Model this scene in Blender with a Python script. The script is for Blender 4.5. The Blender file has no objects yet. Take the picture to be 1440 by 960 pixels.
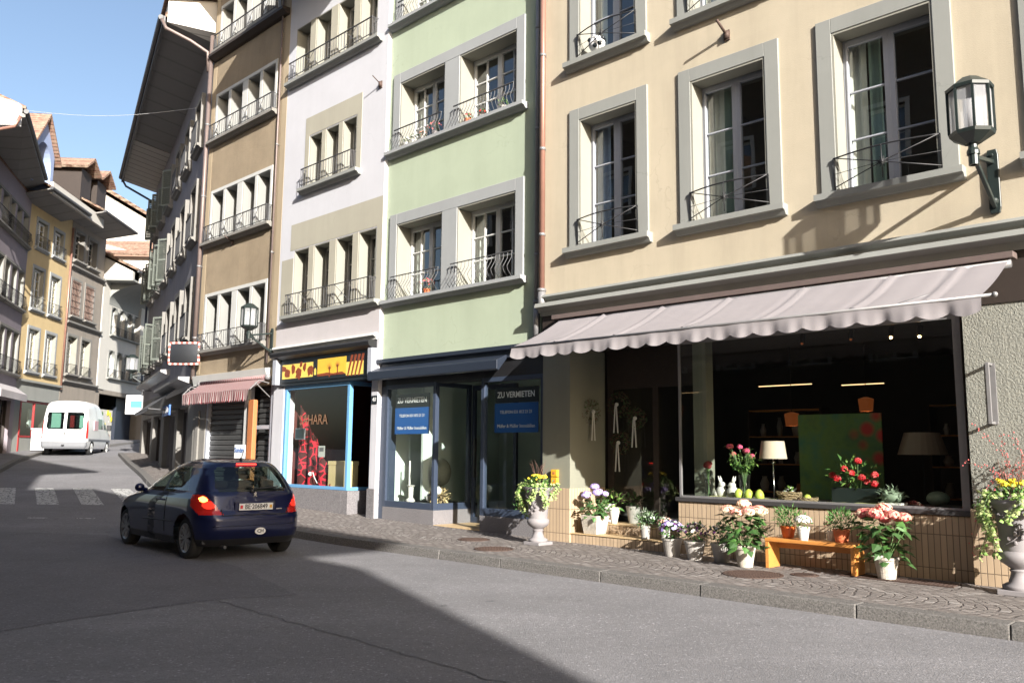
import bpy, math, random
from mathutils import Vector, Matrix
R=random.Random(7)
PI=math.pi
scene=bpy.context.scene
COL=scene.collection
rad=math.radians
# ---------------------------------------------------------------- camera model (also used to lay things out in metres)
F_=1190.; PIT=math.atan(157/F_); ROL=.0096; EYE=1.6
# ---------------------------------------------------------------- materials
MATS={}
class NT:
    def __init__(s,name):
        s.m=bpy.data.materials.new(name); s.m.use_nodes=True; s.t=s.m.node_tree; s.t.nodes.clear()
        s.out=s.n('ShaderNodeOutputMaterial')
    def n(s,ty,**k):
        x=s.t.nodes.new(ty)
        for a,b in k.items():
            if a.startswith('_'): x.inputs[a[1:].replace('_',' ')].default_value=b
            else: setattr(x,a,b)
        return x
    def l(s,a,b): s.t.links.new(a,b)
    def set(s,node,name,v):
        i=node.inputs[name]
        if hasattr(v,'is_output') or isinstance(v,bpy.types.NodeSocket): s.l(v,i)
        else: i.default_value=v
    def math(s,op,a,b=0.,c=0.):
        x=s.n('ShaderNodeMath',operation=op)
        for i,v in enumerate((a,b,c)):
            if isinstance(v,bpy.types.NodeSocket): s.l(v,x.inputs[i])
            else: x.inputs[i].default_value=v
        return x.outputs[0]
    def coord(s,kind='Object',scale=(1,1,1),rot=(0,0,0)):
        t=s.n('ShaderNodeTexCoord'); mp=s.n('ShaderNodeMapping'); mp.inputs['Scale'].default_value=scale; mp.inputs['Rotation'].default_value=rot
        s.l(t.outputs[kind],mp.inputs['Vector']); return mp.outputs[0]
    def noise(s,vec,scale,detail=4,rough=.6):
        x=s.n('ShaderNodeTexNoise'); x.inputs['Scale'].default_value=scale; x.inputs['Detail'].default_value=detail; x.inputs['Roughness'].default_value=rough
        s.l(vec,x.inputs['Vector']); return x.outputs['Fac']
    def ramp(s,fac,stops):
        x=s.n('ShaderNodeValToRGB'); e=x.color_ramp.elements
        while len(e)<len(stops): e.new(.5)
        for i,(p,c) in enumerate(stops): e[i].position=p; e[i].color=(*c,1) if len(c)==3 else c
        s.l(fac,x.inputs[0]); return x.outputs[0]
    def mix(s,fac,a,b,mode='MIX'):
        x=s.n('ShaderNodeMix',data_type='RGBA',blend_type=mode)
        for i,v in ((0,fac),(6,a),(7,b)):
            if isinstance(v,bpy.types.NodeSocket): s.l(v,x.inputs[i])
            else: x.inputs[i].default_value=v if i==0 else ((*v,1) if len(v)==3 else v)
        return x.outputs[2]
    def _b(s):pass
    def bump(s,h,st=.3,dist=.01):
        x=s.n('ShaderNodeBump'); x.inputs['Strength'].default_value=st; x.inputs['Distance'].default_value=dist; s.l(h,x.inputs['Height']); return x.outputs[0]
    def bsdf(s,col,rough=.7,metal=0,spec=.5,normal=None,trans=0,coat=0,emis=None,es=0,sub=0):
        p=s.n('ShaderNodeBsdfPrincipled')
        s.set(p,'Base Color',col if isinstance(col,bpy.types.NodeSocket) else (*col,1))
        s.set(p,'Roughness',rough); s.set(p,'Metallic',metal); p.inputs['Specular IOR Level'].default_value=spec
        if normal is not None: s.l(normal,p.inputs['Normal'])
        if coat: p.inputs['Coat Weight'].default_value=coat; p.inputs['Coat Roughness'].default_value=.03
        if emis: p.inputs['Emission Color'].default_value=(*emis,1); p.inputs['Emission Strength'].default_value=es
        s.l(p.outputs[0],s.out.inputs[0]); return s.m
def srgb(h):
    h=h.lstrip('#'); c=[int(h[i:i+2],16)/255 for i in (0,2,4)]
    return tuple(x/12.92 if x<=.04045 else ((x+.055)/1.055)**2.4 for x in c)
def C(h,k=1.): return tuple(min(1,x*k) for x in srgb(h))
def M(name):
    return MATS[name]
def plaster(name,c,var=.10,bump=.25,stain=.25,scale=60,dist=.006):
    t=NT(name); v=t.coord()
    a=t.noise(v,.7,5,.65); b=t.noise(v,5,4); g=t.noise(v,scale,3,.7)
    vs=t.coord(scale=(1.6,1.6,.16)); st=t.noise(vs,1.5,5,.7)
    col=t.mix(t.ramp(a,[(.3,(0,0,0)),(.7,(1,1,1))]),tuple(x*(1-var) for x in c),tuple(min(1,x*(1+var*.6)) for x in c))
    col=t.mix(t.math('MULTIPLY',t.ramp(st,[(.45,(0,0,0)),(.8,(1,1,1))]),stain),col,tuple(x*.55 for x in c))
    col=t.mix(t.math('MULTIPLY',b,.14),col,tuple(x*.7 for x in c)); pa=t.noise(t.coord(scale=(.7,1,1.3)),.9,2,.4); col=t.mix(t.math('MULTIPLY',t.ramp(pa,[(.55,(0,0,0)),(.57,(1,1,1))]),.05+var*.4),col,tuple(min(1,x*1.12) for x in c)); cr_=t.n('ShaderNodeTexVoronoi',feature='DISTANCE_TO_EDGE'); cr_.inputs['Scale'].default_value=.55; vd=t.n('ShaderNodeVectorMath',operation='ADD'); t.l(v,vd.inputs[0]); nzv=t.n('ShaderNodeTexNoise'); nzv.inputs['Scale'].default_value=2.2; nzv.inputs['Detail'].default_value=6; t.l(v,nzv.inputs['Vector']); t.l(nzv.outputs['Color'],vd.inputs[1]); t.l(vd.outputs[0],cr_.inputs['Vector']); col=t.mix(t.math('MULTIPLY',t.math('MULTIPLY',t.ramp(cr_.outputs['Distance'],[(.002,(1,1,1)),(.006,(0,0,0))]),t.ramp(a,[(.5,(0,0,0)),(.62,(1,1,1))])),.28),col,tuple(x*.45 for x in c))
    h=t.math('ADD',g,t.math('MULTIPLY',b,.6))
    MATS[name]=t.bsdf(col,.93,spec=.2,normal=t.bump(h,bump,dist)); return name
def plain(name,c,rough=.6,metal=0,spec=.5,var=.12,scale=9,bump=0,coat=0,emis=None,es=0):
    t=NT(name); v=t.coord(); a=t.noise(v,scale,5,.65)
    col=t.mix(a,tuple(x*(1-var) for x in c),tuple(min(1,x*(1+var)) for x in c))
    r=t.math('ADD',t.math('MULTIPLY',t.noise(v,scale*2.3,3),.12),rough-.06)
    MATS[name]=t.bsdf(col,r,metal,spec,normal=t.bump(a,bump,.01) if bump else None,coat=coat,emis=emis,es=es); return name
def glass(name,tint=(.9,.95,.95),ior=1.6,rough=.0,wav=.0):
    t=NT(name); fr=t.n('ShaderNodeFresnel'); ge=t.n('ShaderNodeNewGeometry'); t.l(t.math('ADD',ior,t.math('MULTIPLY',ge.outputs['Backfacing'],1/ior-ior)),fr.inputs['IOR'])
    tr=t.n('ShaderNodeBsdfTransparent'); tr.inputs[0].default_value=(*tint,1)
    gl=t.n('ShaderNodeBsdfGlossy'); gl.inputs['Roughness'].default_value=rough; gl.inputs[0].default_value=(1,1,1,1)
    if wav:
        nn=t.bump(t.noise(t.coord(),1.3,2,.5),wav,.02); t.l(nn,gl.inputs['Normal'])
    mx=t.n('ShaderNodeMixShader'); t.l(fr.outputs[0],mx.inputs[0]); t.l(tr.outputs[0],mx.inputs[1]); t.l(gl.outputs[0],mx.inputs[2])
    t.l(mx.outputs[0],t.out.inputs[0]); MATS[name]=t.m
plaster('yellow_plaster',(.465,.405,.308),.09,.4,.34)
plaster('green_plaster',(.37,.423,.32),.08,.35,.18)
plaster('white_plaster',(.505,.505,.54),.05,.22,.12)
plaster('pinkish_plaster',(.47,.44,.45),.05,.22,.12)
plaster('greige_plaster',(.36,.34,.28),.08,.2,.22)
plaster('brown_plaster',(.315,.25,.175),.22,.9,.35,60,.02)
plaster('tan_plaster',(.37,.30,.21),.1,.3,.2)
plaster('lavender_plaster',(.26,.25,.27),.14,.25,.35)
plaster('ochre_plaster',(.53,.405,.225),.08,.2,.2)
plaster('stone_plaster',(0.274,0.241,0.207),.12,.3,.4)
plaster('farwhite_plaster',(.50,.48,.44),.05,.2,.15)
plaster('purple_plaster',(.27,.235,.26),.08,.2,.2)
plaster('opp_plaster',(.10,.085,.07),.1,.2,.2)
plaster('rough_pier',(.265,.265,.235),.1,1.0,.15,38,.03)
plaster('olive_plaster',(.22,.22,.175),.08,.25,.2)
plaster('grey_trim',(.26,.265,.25),.06,.15,.2)
plaster('green_trim',(.30,.31,.315),.06,.12,.15)
plaster('white_trim',(.50,.50,.485),.06,.12,.18)
plaster('cream_lining',(.265,.26,.225),.05,.08,.12)
plaster('white_reveal',(.25,.25,.24),.05,.12,.12)
plaster('dusty_stone',(.22,.21,.195),.12,.3,.35)
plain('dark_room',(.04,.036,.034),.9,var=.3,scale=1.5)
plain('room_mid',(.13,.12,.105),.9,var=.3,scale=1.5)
plain('mint_room',(.60,.68,.63),.85,var=.05,scale=1.5)
plain('maroon_room',(.10,.02,.018),.85,var=.2,scale=1.5)
plain('white_paint',(.55,.55,.54),.45,var=.06,scale=14)
plain('grey_paint',(.33,.345,.39),.45,var=.06,scale=14)
plain('cream_paint',(.40,.375,.335),.5,var=.08)
plain('black_iron',(.022,.022,.024),.5,spec=.5,var=.3,scale=30)
plain('iron_grey',(.07,.07,.075),.55,var=.3,scale=30)
plain('navy_paint',(.018,.024,.038),.42,var=.12)
plain('navy_frame',(.035,.048,.078),.42,var=.12)
plain('blue_paint',(.12,.30,.52),.42,var=.08)
plain('dark_green_metal',(.018,.026,.025),.38,var=.2,scale=25)
plain('copper_pipe',(.28,.15,.115),.38,metal=.35,var=.2,scale=6)
plain('zinc_pipe',(.24,.235,.24),.5,metal=.4,var=.2,scale=6)
plain('brownish_zinc',(.17,.13,.12),.5,metal=.3,var=.2,scale=6)
plain('curtain_pale',(.62,.60,.56),.9,var=.1)
plain('curtain_blue',(.30,.36,.52),.9,var=.15)
plain('curtain_green',(.32,.40,.34),.9,var=.1)
plain('terracotta',(.50,.13,.05),.7,var=.15,bump=.2)
plain('glazed_orange',(.62,.13,.03),.3,var=.15)
plain('white_ceramic',(.62,.60,.56),.4,var=.05)
plain('lead_grey',(.17,.155,.16),.7,var=.3,scale=6,bump=.3)
plain('zinc_pot',(.33,.31,.29),.55,var=.25,scale=8,bump=.2)
plain('soil',(.05,.035,.025),.95,var=.3,scale=30)
plain('leaf_dark',(.035,.085,.022),.5,var=.35,scale=18)
plain('leaf_mid',(.055,.14,.03),.5,var=.35,scale=18)
plain('leaf_light',(.16,.27,.06),.5,var=.35,scale=18)
plain('leaf_pale',(.32,.38,.15),.5,var=.3,scale=18)
plain('leaf_red',(.20,.05,.04),.55,var=.3,scale=18)
plain('leaf_grey',(.20,.26,.18),.6,var=.3,scale=18)
plain('stem_brown',(.10,.05,.035),.8,var=.3)
plain('stem_green',(.09,.16,.05),.6,var=.2)
plain('pet_pink',(.74,.36,.27),.6,var=.35,scale=40)
plain('pet_cream',(.80,.66,.48),.6,var=.2,scale=40)
plain('pet_rose',(.62,.13,.13),.6,var=.3,scale=40)
plain('pet_violet',(.36,.27,.62),.6,var=.3,scale=40)
plain('pet_lilac',(.55,.45,.75),.6,var=.25,scale=40)
plain('pet_white',(.66,.65,.62),.6,var=.06,scale=40)
plain('pet_yellow',(.80,.62,.04),.6,var=.15,scale=40)
plain('pet_red',(.62,.02,.03),.5,var=.3,scale=40)
plain('pet_magenta',(.70,.10,.22),.5,var=.3,scale=40)
plain('pet_purple',(.09,.02,.10),.6,var=.3,scale=40)
plain('dried_red',(.20,.03,.03),.9,var=.4,scale=50)
plain('egg_green',(.42,.50,.08),.45,var=.06)
plain('moss_fabric',(.40,.40,.17),.95,var=.25,scale=30,bump=.6)
plain('straw',(.26,.19,.11),.95,var=.4,scale=40)
plain('orange_wood',(.52,.22,.055),.45,var=.25,scale=7)
plain('orange_post',(.42,.15,.055),.5,var=.1)
plain('dark_wood',(.03,.021,.017),.6,var=.3)
plain('slate_sill',(.045,.043,.045),.45,var=.25)
plain('lampshade',(.50,.41,.32),.9,var=.05)
plain('sign_blue',(.012,.10,.35),.4,var=.03)
plain('sign_black',(.012,.016,.02),.4,var=.05)
plain('sign_white',(.80,.80,.80),.45,var=.03)
plain('sign_amber',(.74,.46,.05),.45,var=.18,scale=5)
plain('sign_gold',(.80,.58,.12),.45,var=.15,scale=7)
plain('sign_rust',(.22,.05,.02),.5,var=.3,scale=9)
plain('letter_gold',(.22,.12,.07),.5,var=.1)
plain('yellow_box',(.66,.36,.03),.5,var=.08)
plain('kraft_box',(.66,.52,.27),.7,var=.06)
plain('asphalt_grey_awning',(.10,.10,.105),.85,var=.2)
plain('white_gloss',(.80,.80,.80),.3,coat=.4,var=.02)
plain('rubber',(.018,.018,.019),.8,var=.2,scale=20)
plain('alloy',(.34,.34,.36),.35,metal=.7,var=.1)
plain('chrome',(.6,.6,.62),.18,metal=1,var=.05)
plain('grey_plastic',(.16,.165,.18),.6,var=.08)
plain('black_plastic',(.016,.016,.018),.45,var=.1)
plain('seat_cloth',(.05,.05,.055),.9,var=.1)
plain('plate_white',(.72,.72,.72),.4,var=.02)
plain('plate_red',(.60,.03,.04),.4,var=.02)
plain('red_lens_plain',(.45,.015,.012),.15,coat=.5,var=.1)
plain('lens_lit',(.7,.03,.02),.15,coat=.5,var=.1,emis=(1,.03,.015),es=.55)
plain('lens_bright',(.8,.2,.05),.15,var=.1,emis=(1,.16,.03),es=6)
plain('bulb_warm',(1,.8,.5),.3,emis=(1,.55,.2),es=14)
plain('bulb_dim',(.25,.07,.025),.6,emis=(1,.25,.06),es=.04)
plain('lamp_frost',(.80,.80,.84),.3,var=.02)
plain('cast_iron',(.085,.055,.045),.7,metal=.3,var=.35,scale=20,bump=.5)
plain('ribbon',(.55,.55,.52),.7,var=.1)
plain('tube_strip',(.9,.7,.4),.5,emis=(1,.62,.3),es=.9)
glass('window_glass',(.80,.86,.84),2.3,0,.05)
glass('shop_glass',(.90,.94,.92),1.5,0,.02)
glass('clear_glass',(.93,.95,.95),1.5)
glass('car_glass',(.42,.52,.50),1.55)
glass('lantern_glass',(.93,.94,.95),1.5,.05)
t=NT('frosted_panel'); tr=t.n('ShaderNodeBsdfTransparent'); df=t.n('ShaderNodeBsdfDiffuse'); df.inputs[0].default_value=(.62,.63,.66,1); tl=t.n('ShaderNodeBsdfTranslucent'); tl.inputs[0].default_value=(.6,.6,.6,1); m1=t.n('ShaderNodeMixShader'); m1.inputs[0].default_value=.4; t.l(df.outputs[0],m1.inputs[1]); t.l(tl.outputs[0],m1.inputs[2]); m2=t.n('ShaderNodeMixShader'); m2.inputs[0].default_value=.5; t.l(tr.outputs[0],m2.inputs[1]); t.l(m1.outputs[0],m2.inputs[2]); t.l(m2.outputs[0],t.out.inputs[0]); MATS['frosted_panel']=t.m
# car paint
t=NT('blue_car_paint'); v=t.coord(); MATS['blue_car_paint']=t.bsdf(t.mix(t.noise(v,400,1),(.002,.004,.032),(.005,.010,.062)),.35,.3,.4,coat=.8)
# asphalt
def asphalt(name,c,ag=.5,wear=True):
    t=NT(name); v=t.coord(); fine=t.noise(v,62,2,.7); mid=t.noise(v,17,5,.8); big=t.noise(v,.45,6,.6); w=t.noise(v,2.2,6,.65)
    vr=t.n('ShaderNodeTexVoronoi'); vr.inputs['Scale'].default_value=34; t.l(v,vr.inputs['Vector'])
    col=t.ramp(big,[(.3,tuple(x*.84 for x in c)),(.7,tuple(x*1.12 for x in c))])
    col=t.mix(t.math('MULTIPLY',t.ramp(w,[(.45,(0,0,0)),(.7,(1,1,1))]),.28),col,tuple(x*.55 for x in c))
    col=t.mix(t.math('MULTIPLY',t.ramp(mid,[(.36,(1,1,1)),(.52,(0,0,0))]),.45),col,tuple(x*.5 for x in c))
    st=t.ramp(vr.outputs['Color'],[(.60,(0,0,0)),(.92,(1,1,1))]); dots=t.ramp(vr.outputs['Distance'],[(.22,(1,1,1)),(.5,(0,0,0))])
    col=t.mix(t.math('MULTIPLY',t.math('MULTIPLY',st,dots),ag),col,tuple(min(1,x*2.1) for x in c))
    col=t.mix(t.math('MULTIPLY',t.ramp(fine,[(.35,(1,1,1)),(.6,(0,0,0))]),.35),col,tuple(x*.45 for x in c))
    if wear:
        # tyre tracks run along the street: rotate into street direction
        vs=t.coord(rot=(0,0,rad(-45.9)),scale=(.10,1,1)); tr=t.noise(vs,.9,3,.5); col=t.mix(t.math('MULTIPLY',t.ramp(tr,[(.42,(1,1,1)),(.6,(0,0,0))]),.22),col,tuple(x*.6 for x in c))
        sp=t.noise(v,3.3,2,.5); col=t.mix(t.math('MULTIPLY',t.ramp(sp,[(.70,(0,0,0)),(.75,(1,1,1))]),.5),col,tuple(x*.35 for x in c))
    MATS[name]=t.bsdf(col,.9,spec=.2,normal=t.bump(t.math('ADD',fine,mid),.9,.01))
asphalt('asphalt',(.232,.226,.236),.75); asphalt('asphalt_dark',(.185,.181,.192),.6,False)
# granite kerb
def granite(name,c,k=1):
    t=NT(name); v=t.coord(); a=t.noise(v,55,5,.8); b=t.noise(v,2.0,4,.6); c2=t.noise(v,170,2,.8)
    col=t.ramp(a,[(.34,tuple(x*.35 for x in c)),(.5,c),(.66,tuple(min(1,x*1.7) for x in c))])
    col=t.mix(t.math('MULTIPLY',b,.45),col,tuple(x*.45 for x in c)); h=t.math('ADD',a,t.math('MULTIPLY',c2,.5))
    MATS[name]=t.bsdf(col,.8,spec=.3,normal=t.bump(h,.5*k,.008))
granite('granite',(.15,.142,.136)); granite('granite_light',(.19,.18,.187),.5)
# segmental-arc setts, coordinates local to the facade frame (x along, y out)
t=NT('arc_setts'); v=t.coord(); sx=t.n('ShaderNodeSeparateXYZ'); t.l(v,sx.inputs[0])
nz=t.noise(v,2.2,3); X=t.math('ADD',sx.outputs[0],t.math('MULTIPLY',nz,.24)); Y=t.math('ADD',sx.outputs[1],t.math('MULTIPLY',t.noise(v,3.1,3),.18))
W_=1.22; yy=t.math('DIVIDE',Y,W_); u=t.math('SUBTRACT',t.math('FRACT',yy),.5)
vv=t.math('ADD',X,t.math('MULTIPLY',t.math('MULTIPLY',u,u),-1.55)); rowf=t.math('DIVIDE',vv,.115); row=t.math('FLOOR',rowf); fr_=t.math('FRACT',rowf)
cf=t.math('ADD',t.math('MULTIPLY',yy,10.),t.math('MULTIPLY',row,.5)); ci=t.math('FLOOR',cf); fc=t.math('FRACT',cf)
def edge(t,f): return t.math('MINIMUM',f,t.math('SUBTRACT',1.,f))
e=t.math('MINIMUM',edge(t,fr_),edge(t,fc)); e=t.math('ADD',e,t.math('MULTIPLY',t.math('SUBTRACT',t.noise(v,40,3),.5),.10))
stone=t.ramp(e,[(.03,(0,0,0)),(.14,(1,1,1))])
cx=t.n('ShaderNodeCombineXYZ'); t.l(row,cx.inputs[0]); t.l(ci,cx.inputs[1]); wn=t.n('ShaderNodeTexWhiteNoise',noise_dimensions='2D'); t.l(cx.outputs[0],wn.inputs['Vector'])
gr=t.noise(v,90,4,.8); sc=t.ramp(wn.outputs['Value'],[(0,(.185,.16,.15)),(.5,(.235,.21,.195)),(.85,(.30,.265,.25)),(1,(.40,.37,.35))])
sc=t.mix(t.math('MULTIPLY',gr,.5),sc,(.13,.115,.11)); sc=t.mix(t.math('MULTIPLY',t.noise(v,.9,5),.45),sc,(.13,.12,.115))
col=t.mix(stone,(.115,.10,.092),sc)
h=t.math('ADD',t.math('MULTIPLY',stone,1.),t.math('MULTIPLY',t.math('ADD',gr,wn.outputs['Value']),.35))
MATS['arc_setts']=t.bsdf(col,.82,spec=.3,normal=t.bump(h,.75,.012))
# vertical ceramic tiles
def tiles(name,c,bw,rh,mort,off=0.,bias=0.):
    t=NT(name); v=t.coord(); sx=t.n('ShaderNodeSeparateXYZ'); t.l(v,sx.inputs[0]); cx=t.n('ShaderNodeCombineXYZ')
    t.l(t.math('ADD',sx.outputs[0],sx.outputs[1]),cx.inputs[0]); t.l(t.math('ADD',sx.outputs[2],bias),cx.inputs[1])
    b=t.n('ShaderNodeTexBrick'); b.offset=off; b.inputs['Scale'].default_value=1; b.inputs['Brick Width'].default_value=bw; b.inputs['Row Height'].default_value=rh
    b.inputs['Mortar Size'].default_value=mort; b.inputs['Mortar Smooth'].default_value=.3
    b.inputs['Color1'].default_value=(*c,1); b.inputs['Color2'].default_value=(*[x*.82 for x in c],1); b.inputs['Mortar'].default_value=(*[x*.28 for x in c],1)
    t.l(cx.outputs[0],b.inputs['Vector']); n=t.noise(v,6,5); col=t.mix(t.math('MULTIPLY',n,.3),b.outputs['Color'],tuple(x*.6 for x in c))
    MATS[name]=t.bsdf(col,.55,spec=.4,normal=t.bump(t.math('SUBTRACT',1.,b.outputs['Fac']),.6,.006))
tiles('plinth_tiles',(.50,.375,.255),.072,.40,.006,0,.13)
# roof tiles
t=NT('roof_tiles'); v=t.coord(); sx=t.n('ShaderNodeSeparateXYZ'); t.l(v,sx.inputs[0]); cx=t.n('ShaderNodeCombineXYZ'); t.l(sx.outputs[0],cx.inputs[0]); t.l(sx.outputs[2],cx.inputs[1])
b=t.n('ShaderNodeTexBrick'); b.offset=.5; b.inputs['Scale'].default_value=1; b.inputs['Brick Width'].default_value=.2; b.inputs['Row Height'].default_value=.14; b.inputs['Mortar Size'].default_value=.012
b.inputs['Color1'].default_value=(.20,.105,.08,1); b.inputs['Color2'].default_value=(.27,.165,.125,1); b.inputs['Mortar'].default_value=(.06,.03,.02,1); t.l(cx.outputs[0],b.inputs['Vector'])
n=t.noise(v,5,5,.7); col=t.mix(t.ramp(n,[(.4,(0,0,0)),(.7,(.8,.8,.8))]),b.outputs['Color'],(.30,.24,.18)); MATS['roof_tiles']=t.bsdf(col,.85,spec=.2,normal=t.bump(t.math('SUBTRACT',n,b.outputs['Fac']),.6,.03))
# striped / plain awning cloth
def cloth(name,c1,c2=None,w=.09,dirt=.2):
    t=NT(name); v=t.coord(); sx=t.n('ShaderNodeSeparateXYZ'); t.l(v,sx.inputs[0]); f=t.n('ShaderNodeTexNoise'); n=t.noise(v,1.4,5,.65); n2=t.noise(t.coord(scale=(3,1,1)),1.0,5,.7)
    col=(*c1,1)
    if c2: col=t.mix(t.math('GREATER_THAN',t.math('FRACT',t.math('DIVIDE',sx.outputs[0],w)),.5),c1,c2)
    else: col=t.mix(0,c1,c1)
    col=t.mix(t.math('MULTIPLY',n,dirt),col,tuple(x*.45 for x in c1))
    tx=t.noise(v,250,2,.5)
    p=t.n('ShaderNodeBsdfPrincipled'); t.l(col,p.inputs['Base Color']); p.inputs['Roughness'].default_value=.9; p.inputs['Specular IOR Level'].default_value=.15
    t.l(t.bump(t.math('ADD',tx,t.math('MULTIPLY',n2,1.2)),.2,.006),p.inputs['Normal'])
    tl=t.n('ShaderNodeBsdfTranslucent'); t.l(col,tl.inputs[0]); mx=t.n('ShaderNodeMixShader'); mx.inputs[0].default_value=.12
    t.l(p.outputs[0],mx.inputs[1]); t.l(tl.outputs[0],mx.inputs[2]); t.l(mx.outputs[0],t.out.inputs[0]); MATS[name]=t.m
cloth('awning_cloth',(.325,.300,.312),dirt=.35); cloth('striped_cloth',(.45,.38,.37),(.20,.03,.04),.10)
# soffit boards
def stripes(name,c,w,k=.5,axis=0,bump=.6,rough=.8):
    t=NT(name); v=t.coord(); sx=t.n('ShaderNodeSeparateXYZ'); t.l(v,sx.inputs[0]); s=t.math('FRACT',t.math('DIVIDE',sx.outputs[axis],w)); e=edge(t,s)
    l=t.ramp(e,[(.02,(0,0,0)),(.08,(1,1,1))]); n=t.noise(v,4,5,.7); col=t.mix(t.math('MULTIPLY',n,.4),c,tuple(x*.5 for x in c)); col=t.mix(l,tuple(x*k for x in c),col)
    MATS[name]=t.bsdf(col,rough,spec=.3,normal=t.bump(l,bump,.01))
stripes('soffit_boards',(.20,.19,.18),.22); stripes('soffit_smooth',(.25,.24,.23),1.3,.7); stripes('white_panels',(.62,.60,.58),.62,.5)
stripes('shutter_slats',(.045,.045,.045),.14,2.6,2,.8,.5); stripes('wood_panels_grey',(.22,.21,.22),.16,.4)
# worn crosswalk paint
t=NT('worn_paint'); v=t.coord(); n=t.noise(v,16,5,.85); g=t.noise(v,70,3); vr=t.n('ShaderNodeTexVoronoi',feature='DISTANCE_TO_EDGE'); vr.inputs['Scale'].default_value=6; t.l(v,vr.inputs['Vector'])
k=t.math('MULTIPLY',t.ramp(n,[(.38,(0,0,0)),(.5,(1,1,1))]),t.ramp(vr.outputs['Distance'],[(.03,(0,0,0)),(.09,(1,1,1))]))
MATS['worn_paint']=t.bsdf(t.mix(k,(.09,.09,.09),t.mix(g,(.46,.46,.46),(.66,.65,.63))),.8,spec=.3)
# giraffe-like drape
t=NT('giraffe_cloth'); v=t.coord(); vr=t.n('ShaderNodeTexVoronoi',feature='DISTANCE_TO_EDGE'); vr.inputs['Scale'].default_value=5.2; t.l(v,vr.inputs['Vector'])
MATS['giraffe_cloth']=t.bsdf(t.mix(t.ramp(vr.outputs['Distance'],[(.055,(0,0,0)),(.075,(1,1,1))]),(.55,.02,.04),(.07,.012,.01)),.85)
# painting of poppies (generic)
t=NT('flower_painting'); v=t.coord(); n=t.noise(v,2,4); col=t.ramp(n,[(.3,(.06,.16,.09)),(.5,(.16,.28,.08)),(.7,(.07,.22,.16))])
vr=t.n('ShaderNodeTexVoronoi'); vr.inputs['Scale'].default_value=3.4; t.l(v,vr.inputs['Vector']); sx=t.n('ShaderNodeSeparateXYZ'); t.l(v,sx.inputs[0])
k=t.math('MULTIPLY',t.ramp(vr.outputs['Distance'],[(.22,(1,1,1)),(.45,(0,0,0))]),t.ramp(t.math('MULTIPLY',sx.outputs[0],-1),[(.0,(.05,.05,.05)),(.42,(1,1,1))]))
MATS['flower_painting']=t.bsdf(t.mix(k,col,(.6,.06,.05)),.7)
# woven basket
t=NT('whitewash_wicker'); v=t.coord(); wv=t.n('ShaderNodeTexWave'); wv.bands_direction='Z'; wv.inputs['Scale'].default_value=22; wv.inputs['Distortion'].default_value=3; t.l(v,wv.inputs['Vector']); n=t.noise(v,30,4)
MATS['whitewash_wicker']=t.bsdf(t.mix(n,(.42,.36,.28),(.75,.70,.62)),.8,normal=t.bump(wv.outputs['Fac'],.9,.008))
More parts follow.
